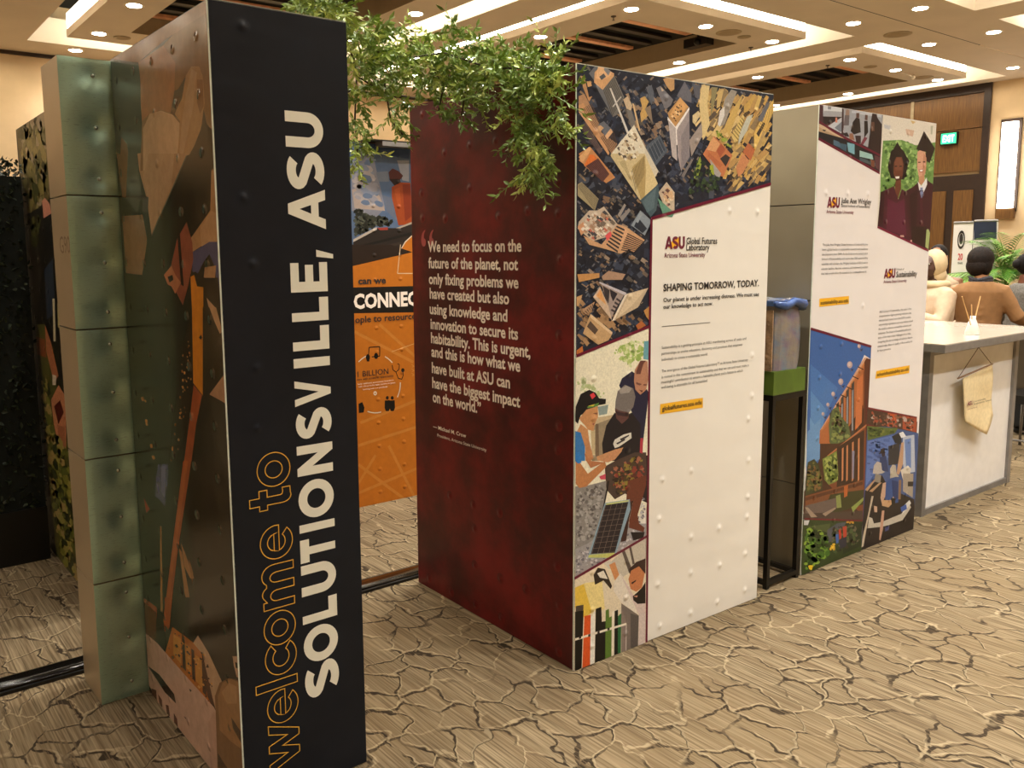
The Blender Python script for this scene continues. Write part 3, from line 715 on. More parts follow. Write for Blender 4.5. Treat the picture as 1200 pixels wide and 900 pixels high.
pc.scatter(['c9a868', 'b8935c', 'd8bc80', '5c5046', '2c2e38', '8f7a5a'], 150, [(820, 100), (905, 113), (905, 214), (862, 224), (840, 190), (815, 160)], 3.4, 2.4, 2.2, 15)
pc.at(*C1).p('c49468 75,140 110,150 150,330 180,320 150,370 100,250', 'd0a070 130,190 165,190 175,230 140,240', '6d6f74 150,120 200,60 230,70 320,110 460,330 400,480 360,505 230,270 200,190',
 'd9a777 200,110 260,50 300,80 370,120 370,150 270,265 195,200', 'e7b98a 230,60 260,60 350,110 340,140 260,180 210,160', '55585e 240,150 280,120 300,150 260,180', '85868a 290,60 340,100 320,140 280,90',
 '77746f 270,265 372,140 460,330 400,480 360,505')
pc.stripes('4a4744', ((275, 265), (372, 150), (455, 330), (355, 500)), 11, .5)
pc.p('b98f6c 60,320 110,300 240,560 260,640 400,740 350,830 200,640 60,440', 'cf9d72 60,400 100,380 330,820 320,840 60,460')
pc.stripes('5e4b42', ((90, 430), (180, 380), (260, 570), (210, 620)), 7, .45)
pc.stripes('57463f', ((250, 680), (370, 620), (405, 740), (340, 820)), 9, .5)
pc.p('6c6f78 230,570 280,540 360,620 300,690', 'd8ac80 225,590 250,575 280,600 250,630', 'e0b48a 290,670 340,605 360,635 310,700', '6b5a58 70,590 120,550 270,800 240,830')
pc.stripes('3a3236', ((75, 590), (120, 555), (250, 770), (200, 790)), 5, .4)
pc.p('d7d3cc 330,250 345,250 505,650 490,665', 'c7c3bc 355,410 432,320 436,330 362,418', 'cbb596 450,350 490,320 530,400 520,450 480,430', '7a7672 480,440 525,445 560,570 520,600', 'e0c090 530,380 545,390 600,620 585,625')
pc.p('6a6c74 650,240 700,230 730,370 690,360', 'caa565 600,340 640,320 675,370 650,420 680,480 610,550 600,470 620,430', '8a7a68 640,430 690,400 710,560 660,480', '77757a 740,250 780,230 890,350 870,400 820,440 760,300', 'c9b49a 780,240 810,270 790,280', 'c2996a 800,170 860,150 900,170 900,260 870,280 830,230', '5f646e 670,240 700,220 720,300 700,400 670,330')
pc.p('56606c 650,760 770,660 840,800 740,930 700,900', '3c4856 670,790 770,690 820,790 730,900')
pc.stripes('8a9098', ((660, 780), (770, 670), (830, 790), (720, 920)), 5, .1)
# spired tower
pc.p('d6cdb8 350,830 440,700 480,720 545,570 640,760 760,980 620,1240 590,1220 540,1120 350,860')
pc.at(*C3).p('e4dcc6 340,10 440,-120 545,-250 650,-40 620,60 530,110 460,60 410,70', 'd2c094 345,0 640,0 755,265 625,415 595,405 340,20', 'b8a06c 530,120 640,10 650,150 640,400 610,410 540,200', 'dcc896 640,0 755,265 640,400 650,150')
pc.stripes('6d5f48', ((520, 150), (640, 20), (640, 180), (560, 330)), 12, .4)
pc.stripes('8c7a54', ((415, 70), (470, 55), (540, 290), (520, 240)), 7, .35)
pc.at(*C1).scatter(['f0e6d0', '5a5048', 'a08868', 'd8c8a8', 'e8dcc4'], 70, [(360, 820), (545, 590), (640, 770), (560, 880), (450, 900)], 13, 1.4, 1.0, 16)
pc.at(*C3).p('4a5f68 600,410 755,270 770,340 740,500 690,560 640,480', '5f747c 620,420 740,300 720,480 660,520')
# orange block, striped block
pc.p('c98d5c 60,0 160,-60 380,210 300,260 110,110', 'e37a3c 110,100 155,10 190,10 225,50 170,90 130,120', 'd79d70 60,60 130,-30 160,-20 100,90', '6a4440 120,110 230,40 330,180 270,250', 'e0b07c 60,30 150,-60 170,-40 90,80')
pc.stripes('4d3436', ((130, 110), (230, 45), (330, 180), (270, 250)), 8, .4)
pc.p('a89a78 50,270 85,250 235,400 200,500 50,370'); pc.stripes('4e4a40', ((50, 290), (85, 250), (235, 400), (195, 500)), 8, .4, .05, 1)
pc.p('c9b8a4 225,500 280,465 400,620 350,720 180,770 50,660 60,600 150,500', 'd8a078 50,640 100,600 120,680 80,720')
pc.scatter(['efe4d4', '4a4a50', 'b08c70', '7a6c60', 'd9c8b4', 'c8705c'], 90, [(225, 500), (280, 470), (390, 620), (340, 720), (180, 770), (70, 660), (140, 520)], 15, 1.5, .7, 17)
pc.p('d0a47c 100,720 260,800 400,620 470,640 640,760 540,870 500,840 430,880 300,840 150,800', 'e0b088 400,760 460,650 500,690 430,800')
pc.stripes('322e34', ((300, 800), (400, 620), (470, 650), (400, 870)), 7, .5)
pc.stripes('2c2a30', ((430, 850), (490, 690), (640, 770), (560, 870)), 9, .55)
pc.p('e45c60 290,720 340,680 350,720 310,770', '8c98a2 520,630 600,500 700,590 640,720', '2c3440 545,640 580,560 660,660 620,700', '9aa4ac 560,600 600,510 620,530 580,610', '8f8a88 420,560 500,480 515,500 440,600', 'a09890 400,540 460,440 475,455 420,560')
# bright corner tower and its neighbour
pc.at(*C2).p('6a6a72 20,170 90,40 150,150 150,230 50,190', '5a5c66 160,60 230,80 220,200 180,180', 'c0935e -50,350 -60,320 50,180 125,265 10,440 -45,380', 'd9a76c -40,330 50,185 120,260 20,370', 'efe9e4 -60,350 10,440 130,265 132,290 30,450 25,600 5,600 10,460 -60,380', 'a79c9c 20,470 130,290 135,700 60,830 30,700', 'b9b0ae -55,380 10,450 25,740 -20,700', '8b8488 60,520 132,380 135,700 60,830',
 'd8c496 160,340 210,300 230,330 180,420 160,400', 'a0948c 130,560 250,390 245,520 150,700', 'e6cc94 180,420 240,350 250,370 190,440', '7c7674 60,870 150,720 165,730 80,890')
pc.scatter(['5a3a28', 'e8c898', '3a3230'], 24, [(-40, 340), (50, 200), (110, 265), (10, 420)], 9, 1.5, .8, 18)
pc.stripes('8f8686', ((30, 470), (130, 300), (130, 690), (60, 820)), 10, .25)
# right-hand sunlit slabs
for q in ('d9c28c 240,70 310,80 290,240 310,420 250,560 240,420 215,230', '8f8660 325,90 380,95 340,280 320,350', 'c9ac72 380,130 435,105 400,260 370,280', '9c9488 440,200 500,110 550,130 440,420 400,440', 'd8d4cc 400,300 440,260 440,340 400,440 380,420', 'c9a964 440,440 500,300 530,260 600,150 570,280 480,520', 'd6bb76 500,520 600,330 615,350 560,560 530,580', 'bfc0b0 570,500 640,350 690,330 640,470 560,600', 'c4a058 610,260 700,150 720,160 650,300 610,320', 'd3b46c 700,280 740,170 770,170 730,300', 'dcb868 700,500 740,420 880,180 890,260 760,560 700,680', '4a4038 720,500 780,400 800,410 740,530', '6a6a70 730,380 810,230 840,230 770,400', 'b89a68 690,700 780,470 800,480 730,700'): pc.p(q)
pc.stripes('8a7040', ((740, 430), (890, 190), (880, 320), (780, 480)), 12, .3)
pc.stripes('8c7a48', ((510, 500), (600, 340), (620, 370), (560, 560)), 7, .35)
pc.p('b86c48 600,660 650,580 710,640 670,740', 'c98a60 540,800 600,670 660,740 600,850 560,880', 'a86044 -10,-10 -12,-12 -10,-14', 'c07850 250,680 350,520 510,690 430,880 400,870', 'd8a070 280,640 340,525 400,590 360,660', 'b46a48 300,660 330,690 420,770 400,800 290,700', 'a85a40 370,650 410,590 450,640 400,710', '3a3434 400,720 450,680 490,710 450,790', 'a8a4a0 310,720 410,850 390,900 330,830', '8fa040 200,760 225,700 240,760 200,900 170,890', '9aa83c 310,780 340,770 350,860 310,900')
pc.scatter(['7f8f3a', '9ca848', '4f6030'], 26, [(330, 450), (400, 480), (520, 600), (500, 640), (400, 560)], 12, 1.4, .8, 19)
pc.scatter(['2a3a2c', '3c5034'], 60, [(180, 700), (250, 700), (420, 900), (380, 1020), (100, 1040)], 14, 1.4, 2, 20)
pc.at(*C3).p('c9b8a0 760,340 830,250 900,340 900,520 830,520', '6a9c84 750,390 900,520 880,560 800,540')
pc.scatter(['d8b48c', '6a4a48', 'b08078', 'e8d0b0'], 28, [(770, 350), (830, 265), (900, 360), (890, 480), (840, 480)], 16, 1.2, 1, 21)
# lower part
pc.at(*C4).p('c7945c 45,160 240,150 240,190 60,230', 'b09078 260,180 320,130 470,160 440,210 270,210', 'b28448 -1,-1 -2,-2 -3,-1', 'd0b69c 185,360 245,270 320,440 340,520 350,565', 'e0a468 210,350 250,290 300,430', 'a89890 250,230 470,320 380,470 345,550 320,440', '3a3438 270,260 330,300 320,420 290,360', '2f2c34 330,290 400,330 360,400 340,350', 'c8c2c8 240,225 480,325 465,345 240,240', 'e8dcc8 465,340 490,330 380,565 350,570', 'c9b496 490,330 670,280 580,450 370,565', 'dcc8a8 500,335 650,290 520,440 400,540',
 'c8a478 95,680 160,510 355,680 320,740 230,780', '5a4a40 130,620 160,570 230,650 200,690', 'e0c49c 165,510 355,670 345,690 160,540', 'c9a070 40,360 90,340 60,440 40,440', 'b89472 90,470 200,400 170,480 110,520', 'b86c3c 560,610 610,570 650,610 580,650', 'c08c50 630,480 680,440 680,570 650,530', 'c8763c 40,830 90,790 100,850 40,870')
pc.stripes('40383c', ((340, 480), (400, 350), (440, 380), (380, 500)), 4, .5)
pc.stripes('5c4a40', ((95, 500), (190, 410), (195, 440), (120, 520)), 6, .4)
# people and solar panel photo
E5 = (670, 390, 6.0); E6 = (670, 530, 6.0); E7 = (665, 640, 6.0)
pc.at(*E5).p('efe9cf 20,180 540,-30 545,1200 20,1740')
pc.scatter(['b9cc7c', 'd6dfa6', '9cb860'], 90, [(260, 130), (420, 40), (530, 60), (500, 200), (430, 270), (380, 230)], 12, 1.3, None, 22, 5)
pc.scatter(['b8c48c', 'd2d8b0'], 30, [(30, 260), (240, 430), (200, 470), (30, 400)], 13, 1.3, None, 23, 5)
pc.p('6fa8b4 505,60 540,55 540,190 500,185', '9a8a70 130,600 290,580 300,900 140,900', 'c8b490 100,690 160,600 290,575 290,595 170,640', '8fa09c 180,520 255,505 245,570 190,580', '74604c 165,640 185,640 190,870 165,870', 'c6b48c 130,690 160,680 160,860 140,860',
 '22223c 330,370 350,320 420,270 450,290 540,420 500,760 440,700 420,560', 'b88468 440,260 480,195 530,200 535,330 520,400 480,435 445,400 435,340', '6a4038 450,270 480,195 520,195 500,220 480,290 450,290', '7a4c40 450,345 490,360 475,370 450,360', '7a4c40 500,360 525,360 520,372 500,370', '6a3a34 470,400 500,405 490,420', '1c1820 300,560 330,600 420,560 480,640 480,900 220,900 210,780 240,650',
 '77706c 305,480 320,410 370,365 430,390 445,450 430,520 400,560 320,560 302,530', 'a09890 330,400 380,370 420,390 400,420 340,430', '5e3e3c 300,530 330,545 400,560 395,600 350,640 310,600', '38262c 300,545 340,560 400,565 390,590 320,580', 'dcd8cc 288,780 300,750 360,715 415,700 418,740 330,800 300,810', '3a3438 335,745 400,715 400,725 345,760', '3a3438 310,775 370,745 372,755 318,785', '181418 460,1300 465,1310 470,1300')
pc.p('101018 22,620 25,520 60,430 120,400 165,420 190,460 238,465 235,500 180,510 60,580 40,640', 'd8404c 125,435 150,420 165,445 140,468', '5c8c44 105,520 190,490 180,515 110,530', 'd8c848 110,515 160,500 150,515', 'c89060 50,600 100,540 180,515 182,590 160,640 150,690 110,680 90,650 60,620', '7c4c38 145,565 180,560 175,575', '9c5444 140,640 160,632 150,650', 'c89060 60,640 110,680 120,760 90,800 30,700',
 '3478b8 22,690 60,700 90,800 90,900 22,900', 'c4885c 90,720 120,760 150,880 130,900 95,900', 'c89468 170,870 300,820 360,805 340,840 240,900 180,900')
pc.p('241c20 330,870 540,860 540,1200 300,1100')
pc.at(*E6).p('4a3a34 230,100 300,60 440,0 520,0 525,200 440,250 300,330 240,260', 'b03848 480,-100 500,-100 495,10 475,0')
pc.scatter(['2a1c18', '8c3c30', '8c7c38', '5c2c24', '3a2a24', '2c2018', '4a3c24', 'a86850'], 120, [(240, 120), (440, 20), (515, 20), (510, 180), (430, 240), (300, 330)], 14, 1.4, None, 24)
pc.p('8c8884 22,240 120,230 240,200 230,400 180,560 140,720 22,860', 'a09c9c 22,680 110,640 300,500 520,500 520,610 250,770 22,880')
pc.scatter(['5c5654', 'a09c98', '6c6664', 'aca8a4'], 190, [(25, 260), (120, 240), (235, 210), (225, 350), (150, 600), (25, 680)], 9, 1.2, None, 25, 6)
pc.scatter(['c8c4c8', '6c6870', '8c8890'], 190, [(22, 700), (110, 650), (320, 640), (400, 500), (520, 260), (515, 590), (250, 760), (22, 870)], 7, 1.3, None, 26, 5)
pc.p('c08050 25,0 60,80 110,150 230,60 240,100 100,240 50,250 25,220', 'b87850 85,0 130,60 230,70 130,110 100,60', 'c89068 200,60 310,-20 350,-10 300,50 250,70', '2c7cc4 22,0 55,0 65,70 40,80 22,60', 'd05064 190,170 235,150 235,190 200,190', '6c3828 390,200 520,160 520,230 460,440 470,500 510,530 500,560 400,530 400,480 430,340 380,350', '3c201c 380,350 430,340 400,470 380,620 340,630', '1c1418 410,560 510,560 500,600 430,620', '181418 205,440 250,200 262,200 215,440')
pc.p('8ca4b4 105,745 230,355 405,330 410,400 380,490 300,740', 'c4c870 110,740 118,720 300,705 290,740', 'c8cc80 235,360 395,335 398,345 238,370', '241c22 130,715 232,370 395,348 300,705')
pc.stripes('8c7c74', ((135, 715), (300, 700), (392, 350), (235, 370)), 4, .05)
pc.stripes('8c7c74', ((135, 715), (232, 370), (392, 350), (300, 700)), 9, .05)
# laboratory photo
pc.at(*E7).p('e6d8bc 45,240 430,-10 548,-60 548,720 45,900', 'c8bfae 300,110 430,-10 548,-60 548,120 440,180 380,220', '5c5048 380,40 400,30 450,160 430,190', '5c5048 430,10 445,5 470,120 455,130', 'd2ccbc 250,120 290,95 330,130 290,160', 'd0905c 290,130 330,110 360,200 330,240', 'e6dccc 325,250 370,190 440,300 490,480 370,390 320,310', 'd8c4bc 370,200 430,290 490,390 545,400 545,720 495,710 498,480', 'd9c8c0 498,480 545,470 545,690 495,700', '3a2420 430,160 480,110 545,85 545,190 500,190 440,230', 'c47c50 425,230 445,170 500,140 540,190 520,290 480,320 440,300', '1c1412 455,350 480,330 520,290 545,250 545,400 490,405 460,380', 'c88c74 460,350 490,345 485,360', '2c1c18 445,255 480,235 478,245 450,268')
pc.p('7c7068 375,400 498,485 492,710 375,760', '5c5450 440,470 498,490 492,710 440,730', 'e8c44c 50,290 120,260 170,280 165,470 110,500 50,430', 'f0dc94 110,260 240,240 260,440 170,470', '2c2018 180,200 210,150 260,160 310,280 300,300 250,240 190,270', 'e8e0d0 205,190 250,170 280,230 225,220', '0c0a08 50,460 110,450 95,880 48,895', 'e05a24 115,490 160,480 155,860 100,880', 'f0ece0 160,500 192,440 185,850 155,860', '0e0c0a 195,440 235,425 238,530 265,525 262,820 188,835', '5c7c30 265,450 288,440 290,500 308,490 305,790 262,800', 'f0e8d4 310,460 325,450 320,780 308,790', '0e0e0c 328,455 352,445 350,770 325,780', '2c6c3c 352,490 375,470 372,765 350,770', '8c7c74 378,440 412,540 410,745 374,765', '4a4038 55,420 110,410 108,450 55,460')
pc.line('efe6d4', .01, (50, 655), (410, 545)); pc.line('d8d0c8', .004, (410, 545), (408, 745))
for q in ((85, 640), (150, 625), (215, 605), (285, 580)): pc.p('2c2420 %d,%d %d,%d %d,%d %d,%d' % (q[0]-8, q[1]-5, q[0]+8, q[1]-10, q[0]+8, q[1]+8, q[0]-8, q[1]+12))
# maroon rules
pc.at(0, 0, 1)
pc.line('6a1430', .013, (906, 214.5), (763, 256)); pc.line('6a1430', .013, (763, 256), (761, 380), (757, 755)); pc.line('6a1430', .012, (761.5, 382), (675, 417)); pc.line('6a1430', .012, (758, 628), (672, 678))
M['pr_city'] = printed('photo_print_city', .36, .15, 120, (1, 0, 0))
pc.build('photo_print', M['pr_city'], skw)
# cut the print back to white right of the rule: nothing to do, polygons stay inside
M['ink'] = plain('dark_ink', col('2a2422'), .5, var=0, bump=0); M['maroon'] = plain('maroon_ink', col('6e1a34'), .5, var=0, bump=0)
M['yellow'] = plain('yellow_label_ink', col('f0b428'), .45, var=0, bump=0); M['quote'] = plain('cream_ink', col('f4e6d8', .95), .45, var=0, bump=0)
M['qm'] = plain('dusky_pink_ink', col('a84a4a'), .45, var=0, bump=0)
def flat(face, name, mat, parent, quad, d=.0012, **tg):
    ps = [face.px(*q) for q in quad]; return obj(name, [face.P(a, b, d) for a, b in ps], [list(range(len(ps)))[::-1]], mat, parent, **tg)
def asu_logo(face, parent, x0, y0, x1, y1, hpx):
    """maroon initials with a golden burst behind the middle letter"""
    a = Vector(face.px(x0, y0)); b = Vector(face.px(x1, y1)); h = face.px(x0, y0-hpx)[1]-a.y; w = b.x-a.x
    st = [(.18, .1), (.28, .32), (.22, .5), (.36, .6), (.42, .95), (.55, .8), (.78, 1.0), (.72, .62), (.8, .3), (.62, .2), (.5, -.02), (.4, .12)]
    obj('logo_burst', [face.P(a.x+u*w, a.y+v*h, .0010) for u, v in st], [list(range(len(st)))], M['yellow'], parent)
    vs, fs = [], []
    def add(g, u0, u1, sh=.10):
        c = glyph(g); xs_ = [p[0] for p in c[0]]
        v2, f2 = glyph_curve(g, lambda x, y: (a.x+(u0+(u1-u0)*x+sh*(y-.5)*.0)*w, a.y+y*h), 'logo', M['maroon'], parent)
        n = len(vs); vs.extend([face.P(p, q, .0016+r) for p, q, r in v2]); fs.extend([[i+n for i in f] for f in f2])
    add('A', 0, .38); add('S', .37, .67); add('U', .69, 1.0)
    obj('logo_initials', vs, fs, M['maroon'], parent)
asu_logo(FR, tr, 779, 292, 802, 292, 15)
I = Ink(FR)
I.line('Global Futures', 804, 286, 840, 284.5, 8, .012).line('Laboratory', 804, 293.5, 831, 292.5, 8, .012)
I.line('SHAPING TOMORROW, TODAY.', 777, 341.3, 889, 333, 8.6, .024)
I.line('Our planet is under increasing distress. We must use', 777, 354, 889, 346, 5.2, .014).line('our knowledge to act now.', 777, 362, 835, 358.5, 5.2, .014)
para = [('Sustainability is a guiding principle at ASU, manifesting across all units and', 775, 409, 874, 397), ('partnerships to evolve education, discovery and practices that empower', 775, 416, 870, 405), ('individuals to create a sustainable world.', 775, 423, 829, 416),
 ('The emergence of the Global Futures Laboratory™ at Arizona State University', 775, 436.5, 876, 423), ('is rooted in this commitment to sustainability and that we can and must make a', 775, 443.5, 877, 430), ('meaningful contribution to ensure a habitable planet and a future in which', 774.5, 449.5, 870, 436), ('well-being is attainable for all humankind.', 774.5, 455.5, 829, 449)]
for s_, a, b, c, d in para: I.line(s_, a, b, c, d, 3.4, .0)
I.build('lettering', M['ink'], tr, kind='stuff')
I = Ink(FR); I.line('Arizona State University', 778, 302, 826, 299.5, 6, .008); I.build('maroon_lettering', M['maroon'], tr, kind='stuff', label='maroon lettering')
flat(FR, 'thin_rule', M['ink'], tr, ((775.5, 382.4), (832, 377.6), (832, 378.2), (775.5, 383.0)))
flat(FR, 'web_address_label', M['yellow'], tr, ((773.5, 473.5), (823.5, 466), (823.5, 477.5), (773.2, 485.5)), label='yellow label reading globalfutures.asu.edu')
I = Ink(FR, .0026); I.line('globalfutures.asu.edu', 775.5, 481.5, 821.5, 474.5, 5.4, .012); I.build('label_lettering', M['ink'], tr, kind='stuff')
I = Ink(FRL); Q = [('We need to focus on the', 502, 295, 611.5, 296), ('future of the planet, not', 502.5, 314, 607.5, 316.5), ('only fixing problems we', 503, 332.5, 608, 337.5), ('have created but also', 504, 349.5, 597, 356.5), ('using knowledge and', 504, 367.5, 595, 376), ('innovation to secure its', 505, 385, 607.5, 397.5), ('habitability. This is urgent,', 505.5, 401.5, 622, 417.5), ('and this is how what we', 506, 417.5, 610, 436.5), ('have built at ASU can', 506.5, 436.5, 598, 455), ('have the biggest impact', 507, 454, 610, 476.5), ('on the world.”', 507.5, 470.5, 564, 484.5)]
for s_, a, b, c, d in Q: I.line(s_, a, b, c, d, 12.6, .026, res=3)
I.line('— Michael M. Crow', 508, 501.5, 546.5, 512, 4.4, .012).line('President, Arizona State University', 513, 511.5, 570.5, 528, 3.6, .002)
I.build('quotation_lettering', M['quote'], tr, kind='stuff', label='cream quotation lettering')
I = Ink(FRL, .0009); I.line('“', 494.5, 324, 509.5, 326, 57, .0, res=4); I.build('quotation_mark', M['qm'], tr, label='large dusky pink quotation mark')
# ---- third tower: graduates, institute texts, brick building
T0 = (4.0122, 2.459)
FT = Face(T0, 0, 'front', 1.2168)
tt = thing('display_tower', 'tall white tower with graduates photo at top and brick building photo below', 'display tower', (T0[0], T0[1], 0))
blocks(tt, T0, 0, 1.2168, 1.21, M['alu'])
skt = skin(FT, 'white_panel', M['white2'], tt, label='white panel with photographs')
skin(FT, 'edge_strip', M['edge'], tt, -.004, .002, th=.003)
wz = [r_ for r_ in ROWS if .9 < r_ < 2.1]
bumps(FT, M['white2'], skt, colsu(1.2168, 6), wz, .85, avoid=((0, .75, -1, 1.22), (.6, 1.3, -1, .85), (.68, 1.3, 1.78, 3), (0, .75, 2.1, 3), (.05, .7, 1.65, 2.0), (.08, .56, 1.43, 1.62), (.1, .43, 1.3, 1.42), (.7, 1.2, 1.4, 1.72), (.73, 1.18, .9, 1.4)), r=.028, hgt=.005)
q = Print(FT, .88)
T1, T2, T3, T4 = (950, 115, 7.5), (1020, 130, 5.459), (935, 380, 6.43), (935, 500, 5.293)
q.at(*T1).p('4a2c34 72,40 640,120 612,660 60,350', 'd8dce0 110,50 280,80 280,140 110,160', '8a8c94 150,65 180,70 178,100 150,98', 'a8aab0 115,110 280,120 280,165 110,160', '241c20 110,165 280,165 180,215 110,240', 'c8ccd4 150,245 280,165 290,300 270,310', '7c8490 210,260 280,200 285,280 260,300', 'd88c74 218,170 232,170 235,215 216,215', '3a2428 275,80 290,80 285,320 270,310',
 'a4a8b0 290,95 630,140 620,470 540,460 290,330', 'c8ccd4 360,110 620,140 620,170 360,130', '6c6468 300,150 340,150 335,240 290,240', '9c8070 310,100 340,100 340,150 305,150', '1e1618 400,170 430,180 440,300 380,320 350,290 370,210', '5c4038 400,130 428,130 425,175 400,170', '201818 470,200 500,200 505,300 470,350', '5c4038 478,145 502,150 498,195 474,190', '2c1e20 540,135 580,140 585,170 625,230 620,500 500,450 520,300 530,200', '6c4c40 530,210 560,210 560,290 530,290', '7c3848 440,400 470,340 500,350 440,440', '9c6c54 340,310 370,310 385,370 340,360', '282024 280,310 320,300 340,340 300,335', '30222a 390,330 440,330 440,400 400,390',
 'd0b898 66,220 400,395 200,350 66,290', 'b89c7c 66,250 330,385 200,340 66,290', '1c1414 105,275 135,280 125,292 108,288', '1a1c24 66,292 400,385 610,480 608,650 62,350', '4c6c84 200,365 250,385 270,440 200,410', '7cb0c0 320,390 385,405 395,500 330,470', '3c5c70 255,395 320,410 310,470 260,440', '1c2428 385,400 420,410 415,520 385,500', '9cc4c0 430,460 540,495 550,540 430,515', '485c64 430,520 600,580 600,610 430,550', '7c4c38 530,540 560,550 560,610 530,600', '5c3840 560,500 610,520 606,640 570,610')
q.line('6a1430', .012, (72, 205), (200, 290), (340, 370), (615, 505)); q.line('6a1430', .013, (62, 352), (608, 660))
q.at(*T2).p('e9e2d4 80,15 430,75 370,890 40,740', 'c8c8cc 85,85 130,95 120,120 90,110', 'd8b878 255,60 290,70 270,85', 'd8b8a0 225,115 280,125 270,165 230,150', 'b8b8a0 385,95 400,95 395,150 385,150')
q.p('6f9850 80,190 200,185 290,220 415,200 400,460 395,560 60,560 65,400')
q.scatter(['8fb868', '5c8440', 'a8c880', '4c7038', '7ca058'], 300, [(78, 190), (200, 180), (290, 215), (412, 210), (398, 500), (62, 520)], 11, 1.3, None, 31, 5)
q.p('201418 110,360 130,260 170,225 180,225 215,260 245,320 235,370 215,440 130,430', '1c1216 172,198 188,228 250,320 240,350 130,300 125,285', '6c3c2c 150,330 165,295 200,295 212,340 205,420 185,455 160,445 148,400', '7c4a38 155,330 170,300 195,300 205,340 200,380 160,380', '4a241c 160,420 180,415 200,420 185,470 165,460', 'f0ece8 158,420 185,418 183,432 163,434', '2c1814 155,350 170,350 170,358 155,358', '2c1814 185,350 200,350 200,358 185,358', '6c3c2c 160,450 195,440 195,500 175,560 155,520',
 '481628 65,520 150,480 160,520 178,565 200,500 250,530 270,560 262,840 45,735', '5c1c38 110,560 165,590 215,560 230,800 100,760', '320f1c 65,520 90,510 80,740 45,735', '3c1424 215,520 280,480 310,450 340,520 360,440 400,470 390,760 375,890 265,845', '2c0e1a 250,540 300,500 290,830 262,830', '4c1a2c 315,500 325,490 350,840 320,850', '1e1216 292,245 342,128 412,240 378,335 358,310 355,262 310,250', '2a1820 300,252 330,240 370,290 375,330 355,320 350,265', 'd8a488 300,262 315,252 350,262 358,330 350,400 330,430 308,420 298,360', 'c48c70 340,270 358,300 356,370 345,410 330,420', 'b06c58 308,375 338,370 335,392 315,394', 'f4f0f0 314,378 334,375 332,386 318,388', '5c3828 305,325 320,325 320,332 305,332', '5c3828 335,322 350,322 350,330 335,330', 'c8906c 310,420 345,410 345,455 322,475 308,460',
 'e8e8ec 302,450 325,480 360,425 362,470 340,520 330,490 312,510', '7c88b0 318,490 334,490 336,540 326,560 318,530', '2c121c 345,510 300,510 300,520', 'a8b878 345,765 370,755 380,780 370,885 350,870', 'd8b0a0 255,825 275,825 280,840 255,840', 'd8b0a0 190,795 212,795 215,808 190,805', '241016 265,740 360,740 350,870 265,840')
q.line('7a1a3c', .011, (44, 742), (370, 895))
q.at(*T3).p('3d66a8 80,26 552,168 548,262 500,230 60,1300', '4a78b8 95,300 300,480 160,800 95,900', '5c8cc4 95,500 210,640 165,900 95,900', '6c9ccc 90,700 160,820 165,900 90,900')
q.at(*T4).p('4a2c1c 20,440 130,210 140,20 240,-90 420,-170 430,600 400,610 42,575', '6c98c8 60,30 140,-50 135,200 90,230 50,250')
q.at(*T3).p('b0683c 160,900 165,800 250,660 500,250 520,260 520,560 300,900', 'c47c48 165,820 500,250 530,255 300,620 200,780', '8c4c2c 490,360 520,300 525,560 490,640', '5c3020 500,255 548,262 530,620 515,900 490,880 500,500', 'd0a080 500,250 520,250 180,790 165,800', 'c87444 445,430 490,370 480,740 430,800')
for x in (250, 300, 335, 375, 415): q.p('44403c %d,%d %d,%d %d,%d %d,%d' % (x-12, 1010-x*1.35, x+9, 985-x*1.35, x+5, 880, x-14, 890), 'a8acb8 %d,%d %d,%d %d,%d %d,%d' % (x-6, 1040-x*1.3, x+1, 1030-x*1.3, x-2, 800, x-9, 800))
for x, y in ((480, 330), (440, 400), (395, 480), (350, 540), (310, 610), (280, 660)): q.line('3a241c', .006, (x-30, y-10), (x+15, y+12))
for x, y, r in ((390, 305, 26), (322, 432, 24), (265, 525, 18), (225, 605, 15), (188, 675, 14), (460, 165, 16)): q.blob('b8a0a0', x, y, r*.8, r, 14); q.blob('d0bcb4', x-4, y-4, r*.45, r*.6, 10); q.line('7c6c70', .004, (x, y+r), (x+16, y+r+28)); q.p('2c3c64 %d,%d %d,%d %d,%d' % (x+5, y+r+10, x+30, y+r, x+22, y+r+24))
q.p('5c6840 260,640 300,620 330,700 380,760 400,860 300,900 240,900 230,760')
q.scatter(['6c7c40', '3c4828', '8c9454', '4c3c28'], 90, [(260, 640), (310, 650), (400, 860), (300, 900), (235, 880)], 12, 1.4, None, 33, 5)
q.at(*T4).p('b4724a 180,180 430,-20 420,0 190,190', '7c4428 180,190 420,0 420,560 250,420 180,350', '3c2418 240,130 410,20 405,330 240,390', '2c2018 250,160 300,120 300,340 260,350')
for x in (272, 300, 335, 372): q.p('c88458 %d,%d %d,%d %d,%d %d,%d' % (x, 300-x*.6, x+10, 292-x*.6, x+8, 330, x-2, 340))
q.p('8c88a0 335,150 350,150 345,320 335,325', '7c4a2c 45,430 400,330 415,400 410,470 300,470 45,490', '5c3420 45,440 400,340 400,360 45,460', '3c3c1c 200,420 410,390 410,480 150,560', '6c5c54 45,490 240,440 240,500 180,560 42,570', '4c3c34 20,540 400,520 405,575 20,575', 'a08c78 42,500 60,500 120,560 80,562', 'a08c78 150,540 230,500 235,508 170,555', '8c9454 235,430 262,420 270,500 240,505', '8c9c50 330,500 415,430 415,445 340,530', 'b8622c 285,370 310,360 305,430 285,440')
q.p('3c4024 45,350 60,220 100,200 130,240 150,330 150,390 45,430')
q.scatter(['4c5028', '2c2c18', '6c6c34', '7c5c34'], 100, [(50, 250), (100, 205), (150, 300), (150, 390), (50, 420)], 10, 1.3, None, 34, 5)
q.p('74803c 150,200 240,150 250,300 240,340 190,360 165,330')
